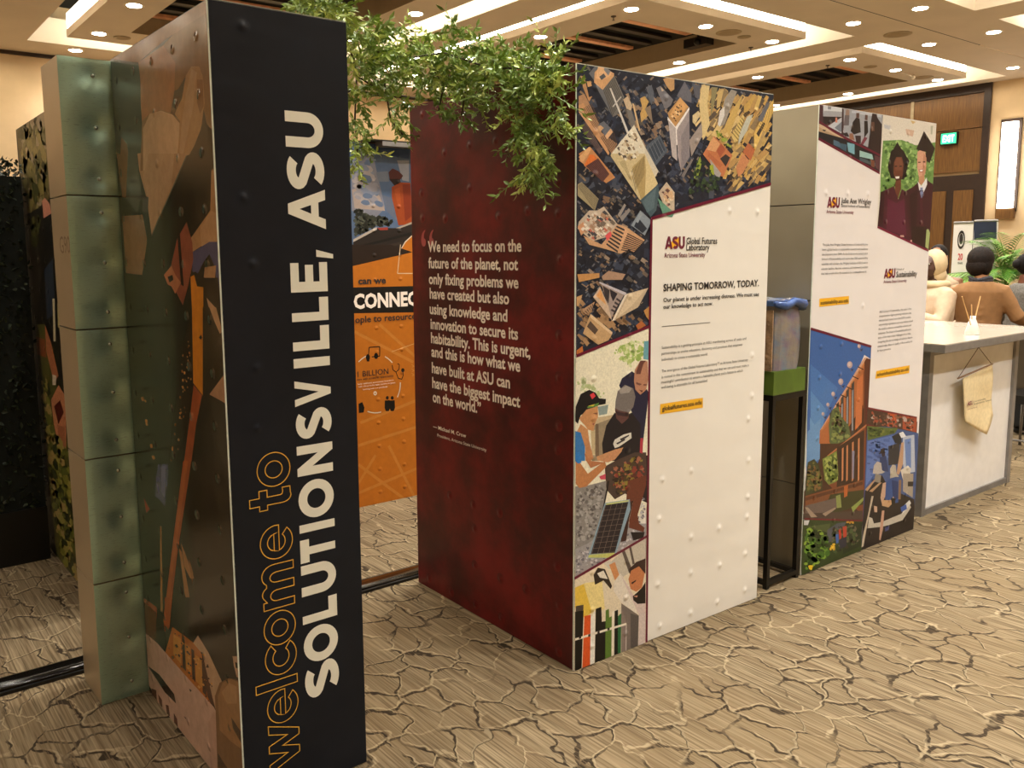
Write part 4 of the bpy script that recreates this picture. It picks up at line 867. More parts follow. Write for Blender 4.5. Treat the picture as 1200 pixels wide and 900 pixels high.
q.scatter(['8c9c48', '5c6c2c', 'a8b05c', '3c4820'], 110, [(150, 200), (240, 150), (250, 330), (190, 360), (165, 330)], 10, 1.4, 1.3, 35, 5)
q.line('6a1c28', .010, (40, 572), (400, 583)); q.at(*T3).line('6a1430', .013, (96, 33), (552, 168))
q.at(*T4).line('6a1c28', .006, (422, -170), (428, 20), (400, 590))
# crowd strip, boat photo, sunflower photo
q.at(*T4).p('5c4030 425,-40 735,40 730,60 425,-10', '4c3428 428,-110 740,-30 735,60 425,0')
q.at(880, 460, 3.748).p('4c3428 512,68 728,110 724,182 506,142', 'b8502c 600,90 640,95 640,150 600,150', 'a84c30 665,100 728,112 726,175 665,160')
q.scatter(['8c5c48', '9c4830', '3c2c24', '8c5440', '5c4438', 'b8a49c', '2c2018'], 110, [(520, 80), (660, 100), (720, 115), (720, 170), (520, 135)], 7, .7, None, 36, 5)
q.line('7a1c28', .010, (514, 68), (728, 110)); q.line('6a1c28', .009, (508, 142), (724, 184))
q.at(*T4).p('40588c 428,0 560,0 745,40 740,690 390,790 415,300', '5c78b8 430,90 600,50 600,100 420,370', '5c6c34 428,-5 620,10 600,40 430,85')
q.scatter(['5c6c30', '3c4c24', '747c3c'], 60, [(430, 0), (610, 15), (595, 45), (430, 80)], 9, 1.6, .1, 37)
q.scatter(['4a66a4', '3a5088', '5c78b4'], 80, [(430, 90), (580, 60), (560, 220), (420, 350)], 9, 2.2, .3, 38)
q.p('241c1c 415,400 520,300 560,380 720,450 735,700 392,800 400,600', '2c2c34 560,120 630,100 625,230 560,240', '20242c 580,60 640,30 640,110 600,100', '302838 510,140 535,130 540,180 520,190', '2c3c68 505,190 545,180 560,280 510,270', '1c1418 500,170 518,140 545,160', 'b8b0a8 470,240 490,215 515,225 520,270 540,280 520,290 490,295 462,290', '8c8478 480,290 515,300 510,350 470,340', 'b89470 470,330 480,330 430,400 415,390', 'b89470 500,350 520,345 460,405 440,400',
 'b8c0d0 650,60 720,50 725,280 660,290 645,200', '6c88c0 660,80 700,70 700,260 670,270', 'e8e8e8 625,40 650,30 670,60 640,70', 'c09878 640,100 655,95 650,230 625,300 610,290', 'd8d0c0 635,270 680,240 700,260 690,310 650,330', 'a89c8c 650,290 715,290 710,440 650,400', '2c2420 680,340 715,340 712,370 680,370', 'b8b0a0 570,260 585,235 605,240 610,290 625,310 570,320', '30508c 545,350 570,320 610,310 630,400 620,470 560,480 530,430', '20386c 580,330 620,340 620,440 590,470', 'c8a48c 525,350 545,345 540,430 520,480 510,440', 'c8a078 520,455 580,455 590,430 600,460 560,500 520,490', '181414 575,440 605,445 600,480 580,480', '8c6c50 625,330 640,330 635,450 620,450', 'c8c0b0 440,560 520,590 640,540 690,480 700,500 640,590 520,620 430,630', 'dcdcd8 655,490 690,455 700,475 645,545', '3c5ca8 635,500 670,480 675,510 640,530', '1c1818 450,540 500,520 520,590 470,600', 'c8a890 470,490 490,495 490,530 472,530',
 'c8b8a0 455,430 468,430 430,600 405,740 392,750 400,680 430,560', 'c89c84 520,520 535,520 525,640 510,705 502,700 510,600', '1c1414 535,620 700,560 700,600 530,690', '3c4880 540,625 565,615 562,640 538,650')
q.p('33431f 20,576 400,588 395,640 392,790 20,960', 'c8c8c8 36,580 70,580 60,610 36,610', '4c5830 60,620 200,600 180,700 100,720', '50545c 180,640 240,600 300,590 240,700 180,720', '243018 300,590 400,595 385,740 280,790 270,700')
q.scatter(['446c20', '6a9430', '304c18', '88a83c', '1e300c', '28400f'], 200, [(36, 620), (190, 640), (200, 800), (130, 850), (32, 900)], 14, 1.3, None, 39, 6)
q.scatter(['243018', '4c5c34', '3c3424', '6c6450', '1c2010'], 90, [(200, 620), (395, 600), (385, 735), (200, 800)], 9, 1.5, None, 40, 5)
q.scatter(['d8a828', 'e0b838'], 8, [(190, 740), (230, 710), (235, 760), (195, 800)], 9, 1.4, None, 41, 6)
q.scatter(['c89830', 'b88428'], 6, [(290, 580), (355, 580), (350, 605), (300, 605)], 7, 1.4, None, 43, 6)
q.scatter(['e8c428'], 8, [(60, 860), (95, 850), (90, 890), (60, 895)], 9, 1.3, None, 42, 6)
q.p('c03c28 250,640 265,635 268,690 255,700', 'b84430 275,620 300,615 300,680 280,690', '3c64b0 232,670 250,665 250,720 235,725', '2c2c3c 255,700 300,680 298,740 258,760')
M['pr_third'] = printed('photo_print_third', .38, .13, 110, (1, 0, 0))
q.build('photo_print', M['pr_third'], skt)
asu_logo(FT, tt, 969, 243.5, 983.5, 243.5, 13)
asu_logo(FT, tt, 1035.5, 326.5, 1048.5, 326.5, 11.5)
I = Ink(FT); I.line('Julie Ann Wrigley', 985.3, 238, 1020.5, 240.5, 6.6, .012).line('Global Institute of Sustainability', 985.3, 242.3, 1019, 243.6, 2.9, .008)
I.line('School of', 1050, 316.7, 1059, 316.7, 2.4, .004).line('Sustainability', 1049.8, 325, 1074, 324.5, 7, .012)
L1_ = ['The Julie Ann Wrigley Global Institute of Sustainability has', 'been a global leader in sustainability research and workforce', 'development since 2004. As the home to the nation’s first', 'School of Sustainability and more than 500 sustainability', 'scientists and scholars, the Wrigley Institute of ASU is set to', 'educate leaders, discover solutions and implement practices', 'that help people drive the transition to a sustainable world.']
for i, s_ in enumerate(L1_): y = 288+i*5.65; I.line(s_, 963.5-i*.28, y, 1016.5-(i == 6)*1.5, y-.5, 2.6, .0)
L2_ = ['ASU’s School of Sustainability, the nation’s first', 'comprehensive degree-granting institution, has', 'educated and trained more than 3,000 students,', 'empowering organizations and corporations around', 'the world to advance sustainability solutions and', 'outcomes. The School of Sustainability addresses', 'some of the most critical challenges of our time,', 'recognizing that the knowledge and solutions that are', 'created today shape our quality of life as well as for', 'for future generations.']
for i, s_ in enumerate(L2_):
    y = 366.6+i*5.06; x1 = 1067.5-i*.1+(2 if i in (3, 7, 8) else 0)-(23 if i == 9 else 0); I.line(s_, 1030.2-i*.27, y, x1, y-4.2, 2.5, .0)
I.build('lettering', M['ink'], tt, kind='stuff')
I = Ink(FT); I.line('Arizona State University', 968, 249.8, 1000, 250.6, 4.2, .01).line('Arizona State University', 1035, 332, 1062, 331, 3.7, .01); I.build('maroon_lettering', M['maroon'], tt, kind='stuff', label='maroon lettering')
flat(FT, 'web_address_label', M['yellow'], tt, ((960, 350), (994.7, 346.8), (994.6, 355.8), (959.8, 359.6)), label='yellow label reading sustainability.asu.edu')
flat(FT, 'web_address_label', M['yellow'], tt, ((1026.8, 434.8), (1065.8, 428), (1065.3, 437), (1025.8, 443.8)), label='yellow label reading schoolofsustainability.asu.edu')
I = Ink(FT, .0026); I.line('sustainability.asu.edu', 961, 356.8, 993.5, 354, 4.4, .01).line('schoolofsustainability.asu.edu', 1027.5, 441, 1064, 435.5, 4.2, .008); I.build('label_lettering', M['ink'], tt, kind='stuff')

# ---- orange tower in the gap
O0 = (2.44, 5.005); FO = Face(O0, 0, 'front', 1.22)
to = thing('display_tower', 'orange tower with a black CONNECT band and a sky photo behind the maroon tower', 'display tower', (O0[0], O0[1], 0))
blocks(to, O0, 0, 1.22, 1.2, M['alu'])
sko = skin(FO, 'orange_panel', M['orange'], to)
q = Print(FO, .72); O1, O2 = (400, 160, 6.43), (400, 300, 4.5)
q.at(*O1).p('5d7293 -60,0 700,0 700,700 -60,900', '8c8c98 75,220 230,100 330,540 250,620 80,560', 'a8a0a0 130,260 200,250 230,320 150,360 80,330', 'b8a498 80,400 200,360 290,450 330,560 100,540', '3d5580 120,40 510,50 510,170 400,150 230,110', '7c8494 260,270 350,260 360,340 280,340', '6c7488 310,440 400,470 430,650 340,560', 'a4a4ac 420,180 510,180 510,340 460,330', '7c8090 80,160 200,60 230,120 100,240')
q.scatter(['b4aaa8', '8c94a8', 'a09ca4', '6c7c98'], 60, [(80, 200), (230, 160), (330, 540), (80, 520)], 26, 1.8, .3, 51, 8)
q.scatter(['3a3c30', '54584c', '24261e'], 170, [(85, 560), (140, 530), (210, 590), (260, 580), (320, 600), (370, 590), (420, 680), (260, 690), (90, 770)], 13, 1.5, None, 52, 5)
q.p('5c2a24 355,270 385,240 430,260 465,295 450,320 430,330 440,350 400,360 365,330', '2c1a18 360,320 440,320 450,350 400,370', 'a8481c 380,380 450,345 520,350 540,660 430,670 400,540 380,460', 'b85424 400,400 440,380 450,540 420,500', '8c3418 460,360 520,360 530,600 480,640')
q.p('2b221e 90,790 265,690 420,690 540,645 560,1100 90,1100', 'c8b8a8 90,775 265,682 270,700 90,795', 'b8a898 410,690 540,640 540,655 440,692', 'a84034 270,688 350,684 350,704 290,706', '3c302a 90,860 540,780 540,800 90,880', '4a3a30 90,940 440,890 440,905 90,960', '181410 100,830 530,720 530,740 100,850')
q.p('d2791f 430,900 445,850 480,790 530,745 700,700 700,1100 -60,1100 -60,985 90,985', 'e8d8c0 430,900 445,850 480,790 530,745 533,752 484,797 450,855 438,900')
q.at(*O2).p('d2791f -100,72 380,-40 900,-40 900,1500 -100,1500', '2b1c14 -100,-60 260,-60 375,-20 66,52 -100,80')
q.line('e8c8a0', .006, (312, -60), (296, 92), (380, 92))
q.p('161210 -120,170 900,146 900,290 -120,305')
for a in (((70, 400), (380, 560)), ((200, 360), (400, 540)), ((100, 880), (400, 760)), ((90, 1000), (400, 900)), ((90, 1100), (330, 1280)), ((250, 1000), (400, 1300)), ((90, 1250), (400, 1120)), ((180, 1050), (90, 1200))): q.line('dc8c38', .02, *a)
q.line('f0e4d0', .007, *[(178+128*cos(radians(a)), 672-155*sin(radians(a))) for a in range(45, 73, 7)])
q.line('f0e4d0', .007, *[(178+128*cos(radians(a)), 672-155*sin(radians(a))) for a in range(112, 140, 7)])
q.line('f0e4d0', .007, *[(178+133*cos(radians(a)), 672-155*sin(radians(a))) for a in range(-28, 3, 6)])
q.line('f0e4d0', .007, *[(178+130*cos(radians(a)), 672-155*sin(radians(a))) for a in range(-108, -68, 8)])
q.line('e8b070', .005, (265, 505), (385, 462))
for y in (572, 595, 618): q.line('e8a050', .004, (370, y), (385, y+10), (372, y+14))
# icons
q.at(*O2).line('140f0c', .007, (143, 530), (146, 482), (202, 478), (202, 528), (160, 532)); q.blob('140f0c', 140, 535, 11, 18); q.blob('140f0c', 183, 527, 11, 16); q.p('140f0c 132,530 146,530 148,556 134,556', '140f0c 176,520 192,520 190,542 176,542')
q.line('140f0c', .006, (268, 575), (272, 600), (288, 612), (304, 598), (306, 572), (296, 568)); q.line('140f0c', .006, (288, 612), (300, 645), (318, 650), (326, 630), (324, 608)); q.blob('140f0c', 324, 602, 9, 11)
for x in (242, 268): q.blob('140f0c', x, 748, 8, 10); q.p('140f0c %d,762 %d,760 %d,800 %d,818 %d,818 %d,800' % (x-13, x+13, x+15, x+8, x-8, x-14))
q.p('140f0c 90,780 110,770 122,800 118,825 92,828')
q.blob('f0e4d0', 178, 724, 9, 11); q.blob('d2791f', 178, 724, 4, 5)
M['pr_orange'] = printed('photo_print_orange', .42, .08, 18, (1, 0, 0)); q.build('photo_print', M['pr_orange'], sko)
I = Ink(FO, .003); I.line('can we', 419.6, 333, 452.2, 330.8, 8, .03).line('ople to resource', 416, 378.5, 487, 376, 8, .018)
I.line('1 BILLION', 419, 442, 455, 438.5, 7, .004).line('care with access to opportunity', 418, 446, 461, 441, 2.6, .01); I.build('lettering', M['ink'], to, kind='stuff')
I = Ink(FO, .003); I.line('CONNECT', 414.5, 361.5, 499.5, 358.5, 17, .04)
for i, s_ in enumerate(('help without economic freedom', 'build a vibrant, flexible, health, food drive for genetic', 'learning and new products.')): I.line(s_, (419, 420, 425)[i], 451+i*3.1, (461, 463, 454)[i], 446.5+i*3.2, 1.8, .0)
I.build('white_lettering', M['quote'], to, kind='stuff', label='white CONNECT lettering')
t = thing('light_bar', 'slim black light bar clipped to the top of the orange tower', 'light', (3.0, 4.95, H))
MB().box((2.86, 4.90, H+.003), (3.42, 5.2, H+.012)).build('mounting_plate', M['black'], t); MB().box((2.96, 4.90, H-.025), (3.4, 4.99, H+.003)).build('lamp_housing', M['cgrey'], t)

# ---- tower with garden photo at far left
G0 = (.935, 4.30); FG = Face((G0[0], 5.54), 0, 'left', 1.24)
tg_ = thing('display_tower', 'narrow tower with a sunny garden photo seen edge-on behind the metal pillar', 'display tower', (G0[0], G0[1], 0))
blocks(tg_, G0, 0, .45, 1.24, M['alu'])
skg = skin(FG, 'garden_panel', M['navy'], tg_)
q = Print(FG, .95); q.at(10, 110, 3.103).p('2c2a18 20,60 260,-80 260,1900 20,1500', '6c6038 25,95 130,30 150,380 100,420 60,440', '8c7c5c 60,70 135,30 145,200 100,180')
q.scatter(['7c7440', '94884c', '5c5c2c', 'a8987c', '4a4a24'], 190, [(28, 100), (130, 35), (150, 330), (120, 420), (65, 440)], 9, 3.2, 1.5, 61, 5)
q.p('141410 65,440 130,410 170,440 190,900 110,900', '1c1a14 60,470 130,420 130,640 95,800', 'd8947c 122,390 132,378 150,400 156,435 128,452', '2c3848 130,640 160,600 170,800 140,820', 'd8cca8 160,745 168,745 172,900 164,900', 'c8bc80 178,760 184,760 186,850 180,850')
q.scatter(['3c401c', '54582c', '2c2c14'], 60, [(60, 440), (120, 430), (110, 560), (75, 560)], 8, 3, 1.5, 62, 5)
q.at(10, 380, 2.81).p('5c5c28 88,0 120,0 215,500 235,900 160,780 110,300', 'c07850 120,0 140,60 165,170 150,190 125,90', '94502c 90,40 120,50 125,110 95,100', 'e8d8c0 145,165 158,170 156,200 145,200', 'd08c64 140,250 165,200 190,240 190,420 165,400 150,330', '5c1c14 150,270 170,250 182,290 165,330', 'b07050 160,330 185,340 190,420 172,415')
q.scatter(['8c8c38', '6c7430', 'a8a050', '3c4420', 'b8a060', '2c3418'], 330, [(95, 110), (140, 200), (145, 330), (200, 420), (235, 880), (180, 800), (135, 560)], 8, 2.0, 1.3, 63, 5)
q.scatter(['1c1a14', '2c2818', '24201c'], 30, [(150, 40), (180, 60), (190, 200), (165, 190)], 10, 2.0, 1.3, 64, 5)
M['pr_green'] = printed('photo_print_garden', .4, .25, 60, (0, 1, 0)); q.build('photo_print', M['pr_green'], skg)
skin(FG, 'dark_edge', M['black'], tg_, -.012, .008, th=.006)

# ---- low floor bar joining the towers
t = thing('floor_bar', 'long low black metal bar on the carpet running behind the towers', 'bar', (1.2, 3.77, 0))
MB().box((-.6, 3.70, .0), (3.1, 3.84, .014)).build('base_plate', M['black'], t)
MB().tube([(-.6, 3.77, .014), (3.1, 3.77, .014)], .058, 14, flat=.38).build('glossy_tube', plain('glossy_black_tube', col('1a1612'), .12, .4, bump=0), t, True)

# ---- art block on green plinth on a black stand
st = thing('display_stand', 'tall black steel frame stand between the second and third white towers', 'stand', (3.85, 2.59, 0))
X0, X1, Y0, Y1 = 3.70, 3.985, 2.455, 2.74; b_ = .024
for x in (X0, X1-b_):
    for y in (Y0, Y1-b_): MB().box((x, y, 0), (x+b_, y+b_, 1.0)).build('leg', M['blackmetal'], st)
for z in (0.02, .976):
    for (a, c) in (((X0+b_, Y0), (X1-b_, Y0+b_)), ((X0+b_, Y1-b_), (X1-b_, Y1)), ((X0, Y0+b_), (X0+b_, Y1-b_)), ((X1-b_, Y0+b_), (X1, Y1-b_))): MB().box((a[0], a[1], z), (c[0], c[1], z+b_)).build('rail', M['blackmetal'], st)
MB().box((X0, Y0, 1.0), (X1, Y1, 1.006)).build('top_plate', M['blackmetal'], st)
MB().box((X0, Y0, 1.007), (X1-.01, Y1, 1.125)).build('green_plinth', M['green'], None, label='olive green box plinth on top of the black frame stand', cat='plinth')
def artm():
    a = NT('iridescent_stone'); v = a.coord(); n = a.noise(v, 9, 5, .65); n2 = a.noise(a.mapping(v, (3, 3, 6), (2, 1, 0)), 4, 3)
    c = a.mix(a.ramp(n2, .35, .65), col('74889c'), col('7c7088')); c = a.mix(a.ramp(n, .3, .7), c, col('948a7c')); a.l(c, a.b.inputs['Base Color'])
    a.b.inputs['Roughness'].default_value = .25; a.b.inputs['Metallic'].default_value = .25; a.l(a.bump(n, .6, .01), a.b.inputs['Normal']); return a.m
t = thing('art_block', 'iridescent blue and mauve stone-like art block standing on the green plinth', 'sculpture', (3.82, 2.59, 1.126))
random.seed(5); n = 14; V_ = []; F_ = []
prof = [(.128, 0), (.13, .06), (.132, .16), (.128, .26), (.118, .33), (.10, .345)]
m_ = 28
for j, (r, z) in enumerate(prof):
    for k in range(m_):
        a = 2*pi*k/m_+pi/4; c, s_ = cos(a), sin(a); e = 1/max(abs(c), abs(s_))
        rr = r*min(e, 1.27)*(1+random.uniform(-.02, .02)); V_.append((3.828+rr*c*.92, 2.59+rr*s_, 1.126+z+(random.uniform(-.008, .012) if j > 2 else 0)))
for j in range(len(prof)-1):
    for k in range(m_): F_.append([j*m_+k, j*m_+(k+1) % m_, (j+1)*m_+(k+1) % m_, (j+1)*m_+k])
F_.append([(len(prof)-1)*m_+k for k in range(m_)]); F_.append(list(range(m_))[::-1])
obj('stone_body', V_, F_, artm(), t, False)
MB().box((3.697, 2.47, 1.127), (3.703, 2.71, 1.43)).build('weathered_side', plain('rusty_stone_side', col('9a7c5c'), .7, var=.35, scale=14, bump=.6, bd=.01), t)
mb = MB(); random.seed(8)
pts = [(3.70, 2.46, 1.462), (3.78, 2.455, 1.448), (3.86, 2.46, 1.47), (3.93, 2.455, 1.452), (3.962, 2.47, 1.44), (3.966, 2.58, 1.44), (3.955, 2.71, 1.455)]
mb.tube(pts, [.014, .022, .02, .028, .024, .02, .016], 7); mb.build('blue_rim', plain('blue_glaze', col('46629c'), .2, .2, var=.3, bump=.4, bd=.01), t, True)
mb = MB().box((3.70, 2.47, 1.45), (3.955, 2.71, 1.475)); mb.build('blue_crown', plain('blue_crown_glaze', col('506a9c'), .25, .2, var=.3, bump=.5, bd=.01), t)

# ---- counter
ct = thing('counter', 'white counter with grey aluminium frame and glossy white top', 'counter', (6.1, 2.9, 0))
CX0, CX1, CY0, CY1, CT = 5.50, 6.84, 2.54, 3.28, 1.085
for x in (CX0, CX1-.05):
    for y in (CY0, CY1-.05): MB().box((x, y, 0), (x+.05, y+.05, CT)).build('post', M['cgrey'], ct)
for z in (0.0, CT-.04):
    MB().box((CX0+.05, CY0+.005, z), (CX1-.05, CY0+.045, z+.04)).build('frame_rail', M['cgrey'], ct)
    MB().box((CX0+.005, CY0+.05, z), (CX0+.045, CY1-.05, z+.04)).build('frame_rail', M['cgrey'], ct)
    MB().box((CX1-.045, CY0+.05, z), (CX1-.005, CY1-.05, z+.04)).build('frame_rail', M['cgrey'], ct)
MB().box((CX0+.05, CY0+.02, .04), (CX1-.05, CY0+.028, CT-.04)).build('front_panel', M['cwhite'], ct)
MB().box((CX0+.02, CY0+.05, .04), (CX0+.028, CY1-.05, CT-.04)).build('side_panel', M['black'], ct, label='black side panel')
MB().box((CX1-.028, CY0+.05, .04), (CX1-.02, CY1-.05, CT-.04)).build('side_panel', M['cwhite'], ct)
MB().box((CX0-.10, CY0-.13, CT), (CX1+.20, CY1+.03, CT+.046)).build('edge_band', M['cgrey'], ct)
MB().box((CX0-.097, CY0-.127, CT+.046), (CX1+.197, CY1+.027, CT+.052)).build('counter_top', M['ctop'], ct)
TOP = CT+.052
# faint overlapping panels reflected on the front are left to the renderer
# ---- pennant hanging on the counter
t = thing('pennant', 'cream cloth pennant hung by a cord on the white counter front', 'pennant', (6.1, 2.5, .9))
FC = Face((5.4, 2.505), 0, 'front', 1.5)
def c3(px, py, d=0): u, z = FC.px(px, py); return FC.P(u, z, d)
MB().tube([c3(1122.5, 443.5), c3(1163, 426.5)], .006, 8).build('wooden_rod', plain('pale_wood_rod', col('9c7a5c'), .6), t, True)
MB().tube([c3(1122.5, 443.5), c3(1146.8, 407), c3(1162.3, 427)], .0022, 6).build('hanging_cord', plain('brown_cord', col('5a4030'), .8), t)
vs = []; fs = []; nu, nv = 12, 18
cl = [(1127.2, 443), (1161.8, 427.5), (1160, 480), (1152, 508.5), (1128.3, 494)]
for j in range(nv+1):
    v = j/nv
    for i in range(nu+1):
        u = i/nu; xl_ = 1127.2+1.2*v; xr_2 = 1161.8-1.0*v-(0 if v < .72 else (v-.72)/.28*9.0)
        yt = 443.5+(427.5-443.5)*u; yb = 494+(508.5-494)*u
        vs.append(c3(xl_+(xr_2-xl_)*u, yt+(yb-yt)*v, .004+.010*sin(u*5+1)*v+.02*v*v*u+.006*sin(v*9)*u))
for j in range(nv):
    for i in range(nu): a = j*(nu+1)+i; fs.append([a, a+1, a+nu+2, a+nu+1])
o = obj('cloth', vs, fs, plain('cream_cotton', col('e3cfa2'), .9, var=.06, scale=40, bump=.4), t, True); md = o.modifiers.new('thick', 'SOLIDIFY'); md.thickness = .002
def cink(mat, name, lines):
    I = Ink(FC, .022); [I.line(*l) for l in lines]; I.build(name, mat, t, kind='stuff')
cink(M['maroon'], 'maroon_print', [('ASU', 1129.5, 475, 1136, 472.5, 4.6, .04), ('Arizona State University', 1129.5, 480, 1141, 475.5, 1.5, .0)])
cink(M['ink'], 'dark_print', [('School of Sustainability', 1137, 471, 1151, 464, 1.8, .006), ('Sustainability Science', 1137, 474, 1158, 465.5, 2.0, .006)])
# ---- reed diffuser
t = thing('reed_diffuser', 'white bottle with three wooden reeds standing on the counter top', 'diffuser', (6.44, 2.70, TOP))
p = atZ(1139, 392, TOP)
MB().lathe((p.x, p.y, TOP), [(.044, 0), (.046, .006), (.042, .012), (.044, .014), (.026, .085), (.017, .108), (.017, .125), (.012, .125)], 20).build('bottle', plain('white_ceramic', col('f2ede6'), .3, var=.01, bump=0), t, True)
for x, y in ((1127.5, 347.5), (1149, 347), (1138.5, 357)):
    r_ = ray(x, y); d = r_*(p.y/r_.y)+CAM
    MB().tube([(p.x, p.y, TOP+.03), tuple(d)], .0035, 6).build('reed', plain('reed_wood', col('d0a468'), .7), t)
# ------------------------------------------------------------------ greenery
def leafm(name, c1, c2, rough=.4):
    a = NT(name); oi = a.n('ShaderNodeObjectInfo'); v = a.coord(); n = a.noise(v, 14, 2)
    r = a.math('ADD', a.math('MULTIPLY', oi.outputs['Random'], .5), a.math('MULTIPLY', a.ramp(n, .3, .7), .5))
    a.l(a.mix(r, c1, c2), a.b.inputs['Base Color']); a.b.inputs['Roughness'].default_value = rough
    a.b.inputs['Transmission Weight'].default_value = 0; a.b.inputs['Subsurface Weight'].default_value = .0; return a.m
M['leaf'] = leafm('garland_leaf', col('86a436'), col('dce488'))
M['leafd'] = leafm('garland_leaf_dark', col('4a6a28'), col('8ca448'))
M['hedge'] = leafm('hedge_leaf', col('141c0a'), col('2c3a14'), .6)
M['palm'] = leafm('palm_leaf', col('34701c'), col('90b848'))
M['stem'] = plain('brown_stem', col('3c2e1c'), .7)
def leaf(mb, p, d, up, L, W, fold=.25):
    d = d.normalized(); s = d.cross(up)
    if s.length < 1e-3: s = d.cross(Vector((1, 0, 0)))
    s.normalize(); n = s.cross(d)
    a = p; m1 = p+d*L*.35; m2 = p+d*L*.7-n*L*.04; t = p+d*L-n*L*.14
    l1 = m1+s*W+n*W*fold; r1 = m1-s*W+n*W*fold; l2 = m2+s*W*.7+n*W*fold*.7; r2 = m2-s*W*.7+n*W*fold*.7
    mb.add([a, l1, l2, t, r2, r1, m1, m2], [[0, 6, 1], [6, 7, 2, 1], [7, 3, 2], [0, 5, 6], [6, 5, 4, 7], [7, 4, 3]])
R = random.Random(77)
def rv(k=1.0): return Vector((R.uniform(-k, k), R.uniform(-k, k), R.uniform(-k, k)))
# garland: leafy sprigs along stems from the charcoal tower over to the maroon tower
gt = thing('leaf_garland', 'green leafy artificial garland draped from the charcoal tower over the maroon tower', 'garland', (1.8, 3.0, 2.5))
protos = []
for k in range(8):
    mb = MB(); L = R.uniform(.10, .16); bend = rv(.25); N = 13; tw_ = MB(); pts = []
    for i in range(6): f = i/5; pts.append(Vector((0, 0, L*f))+bend*L*f*f)
    tw_.tube(pts, [.0022, .002, .0018, .0015, .0012, .001], 4, False)
    for i in range(N):
        f = .15+.85*i/(N-1); p = Vector((0, 0, L*f))+bend*L*f*f; a = i*2.4+R.uniform(-.4, .4)
        d = Vector((cos(a), sin(a), R.uniform(.25, 1.1)*(1+f))); leaf(mb, p, d, rv(), R.uniform(.028, .046), R.uniform(.0060, .0088))
    b0 = len(mb.v); mb.v += tw_.v; mb.f += [[i+b0 for i in f] for f in tw_.f]
    protos.append([bpy.data.meshes.new('sprig') for _ in range(2)])
    for me, mt in zip(protos[-1], (M['leaf'], M['leafd'])):
        me.from_pydata([tuple(v) for v in mb.v], [], mb.f); me.materials.append(mt)
# blobs: px x, px y, radius px, distance, count, hang
BL = [(352, 3, 16, 2.95, 12), (375, 6, 18, 3.0, 12), (398, 12, 14, 3.1, 10), (402, 30, 10, 3.35, 8), (418, 45, 22, 3.5, 14), (420, 80, 18, 3.55, 12), (418, 115, 13, 3.6, 8), (418, 140, 11, 3.6, 6), (420, 170, 10, 3.6, 6), (414, 186, 6, 3.6, 3),
      (445, 52, 24, 3.6, 14), (450, 85, 26, 3.65, 13), (455, 112, 16, 3.7, 7), (462, 135, 9, 3.75, 4), (468, 150, 6, 3.75, 2), (478, 45, 20, 3.7, 9), (485, 75, 26, 3.8, 14), (490, 100, 22, 3.85, 8),
      (515, 52, 22, 3.85, 11), (520, 82, 26, 3.85, 16), (522, 112, 15, 3.8, 6), (514, 128, 7, 3.8, 2), (548, 70, 26, 3.75, 18), (550, 98, 20, 3.72, 12), (541, 128, 11, 3.7, 5), (558, 125, 8, 3.68, 3), (578, 78, 26, 3.6, 18), (588, 104, 22, 3.55, 14),
      (608, 84, 24, 3.5, 16), (620, 112, 24, 3.42, 16), (612, 135, 16, 3.42, 9), (636, 82, 20, 3.38, 13), (640, 105, 17, 3.33, 11), (622, 150, 14, 3.38, 9), (632, 172, 12, 3.34, 9), (626, 195, 10, 3.34, 6), (621, 212, 6, 3.34, 3), (650, 78, 9, 3.3, 5), (652, 130, 10, 3.3, 5), (659, 148, 6, 3.28, 3), (598, 160, 8, 3.42, 2), (643, 187, 8, 3.3, 4), (596, 64, 12, 3.6, 6), (565, 55, 10, 3.7, 4)]
tot = sum(b[4] for b in BL); extra = MB(); cnt = 0
for i, (bx_, by_, br, bd, n) in enumerate(BL):
    hang = by_ > 125
    for k in range(int(n*1.6)):
        a = R.uniform(0, 2*pi); rr = br*math.sqrt(R.random())*.9
        p = atD(bx_+rr*cos(a), by_+rr*sin(a), bd+R.uniform(-.07, .07))
        # stay outside the maroon tower
        if p.x > 2.31 and 2.44 < p.y < 3.66 and p.z < 2.45: p.x = 2.31-R.uniform(0, .06)
        d = rv()+Vector((0, 0, -.9 if hang else -.1)); rot = d.to_track_quat('Z', 'Y'); sc_ = R.uniform(.7, 1.0)*(.75 if br < 9 else 1)
        pm = protos[R.randrange(8)][0 if R.random() < (.72 if by_ < 95 else .5) else 1]
        if k < n*.68 and cnt < 300:
            o = bpy.data.objects.new('sprig', pm); COL.objects.link(o); o.parent = gt; o.location = p-gt.location; o.rotation_mode = 'QUATERNION'; o.rotation_quaternion = rot; o.scale = (sc_,)*3; cnt += 1
        else:
            b0 = len(extra.v); m4 = Matrix.Translation(p) @ rot.to_matrix().to_4x4() @ Matrix.Scale(sc_, 4)
            extra.v += [m4 @ v.co for v in pm.vertices]; extra.f += [[q_+b0 for q_ in pl.vertices] for pl in pm.polygons]
extra.build('small_leaves', M['leafd'], gt, kind='stuff')
sm = MB()
for path in (((345, 4, 2.95), (398, 22, 3.3), (440, 60, 3.6), (478, 68, 3.75), (520, 62, 3.8), (575, 80, 3.6), (640, 80, 3.35)), ((405, 40, 3.4), (420, 90, 3.55), (448, 108, 3.7), (500, 118, 3.9)), ((418, 90, 3.55), (416, 140, 3.6), (420, 185, 3.6)), ((450, 95, 3.65), (458, 140, 3.75), (472, 158, 3.75)), ((590, 90, 3.55), (620, 130, 3.4), (630, 175, 3.35), (622, 210, 3.33)), ((640, 90, 3.33), (648, 125, 3.3), (659, 148, 3.28)), ((500, 70, 3.85), (520, 100, 3.85), (514, 130, 3.8)), ((548, 85, 3.75), (545, 110, 3.7), (541, 135, 3.7))):
    sm.tube([atD(*q_) for q_ in path], .004, 5)
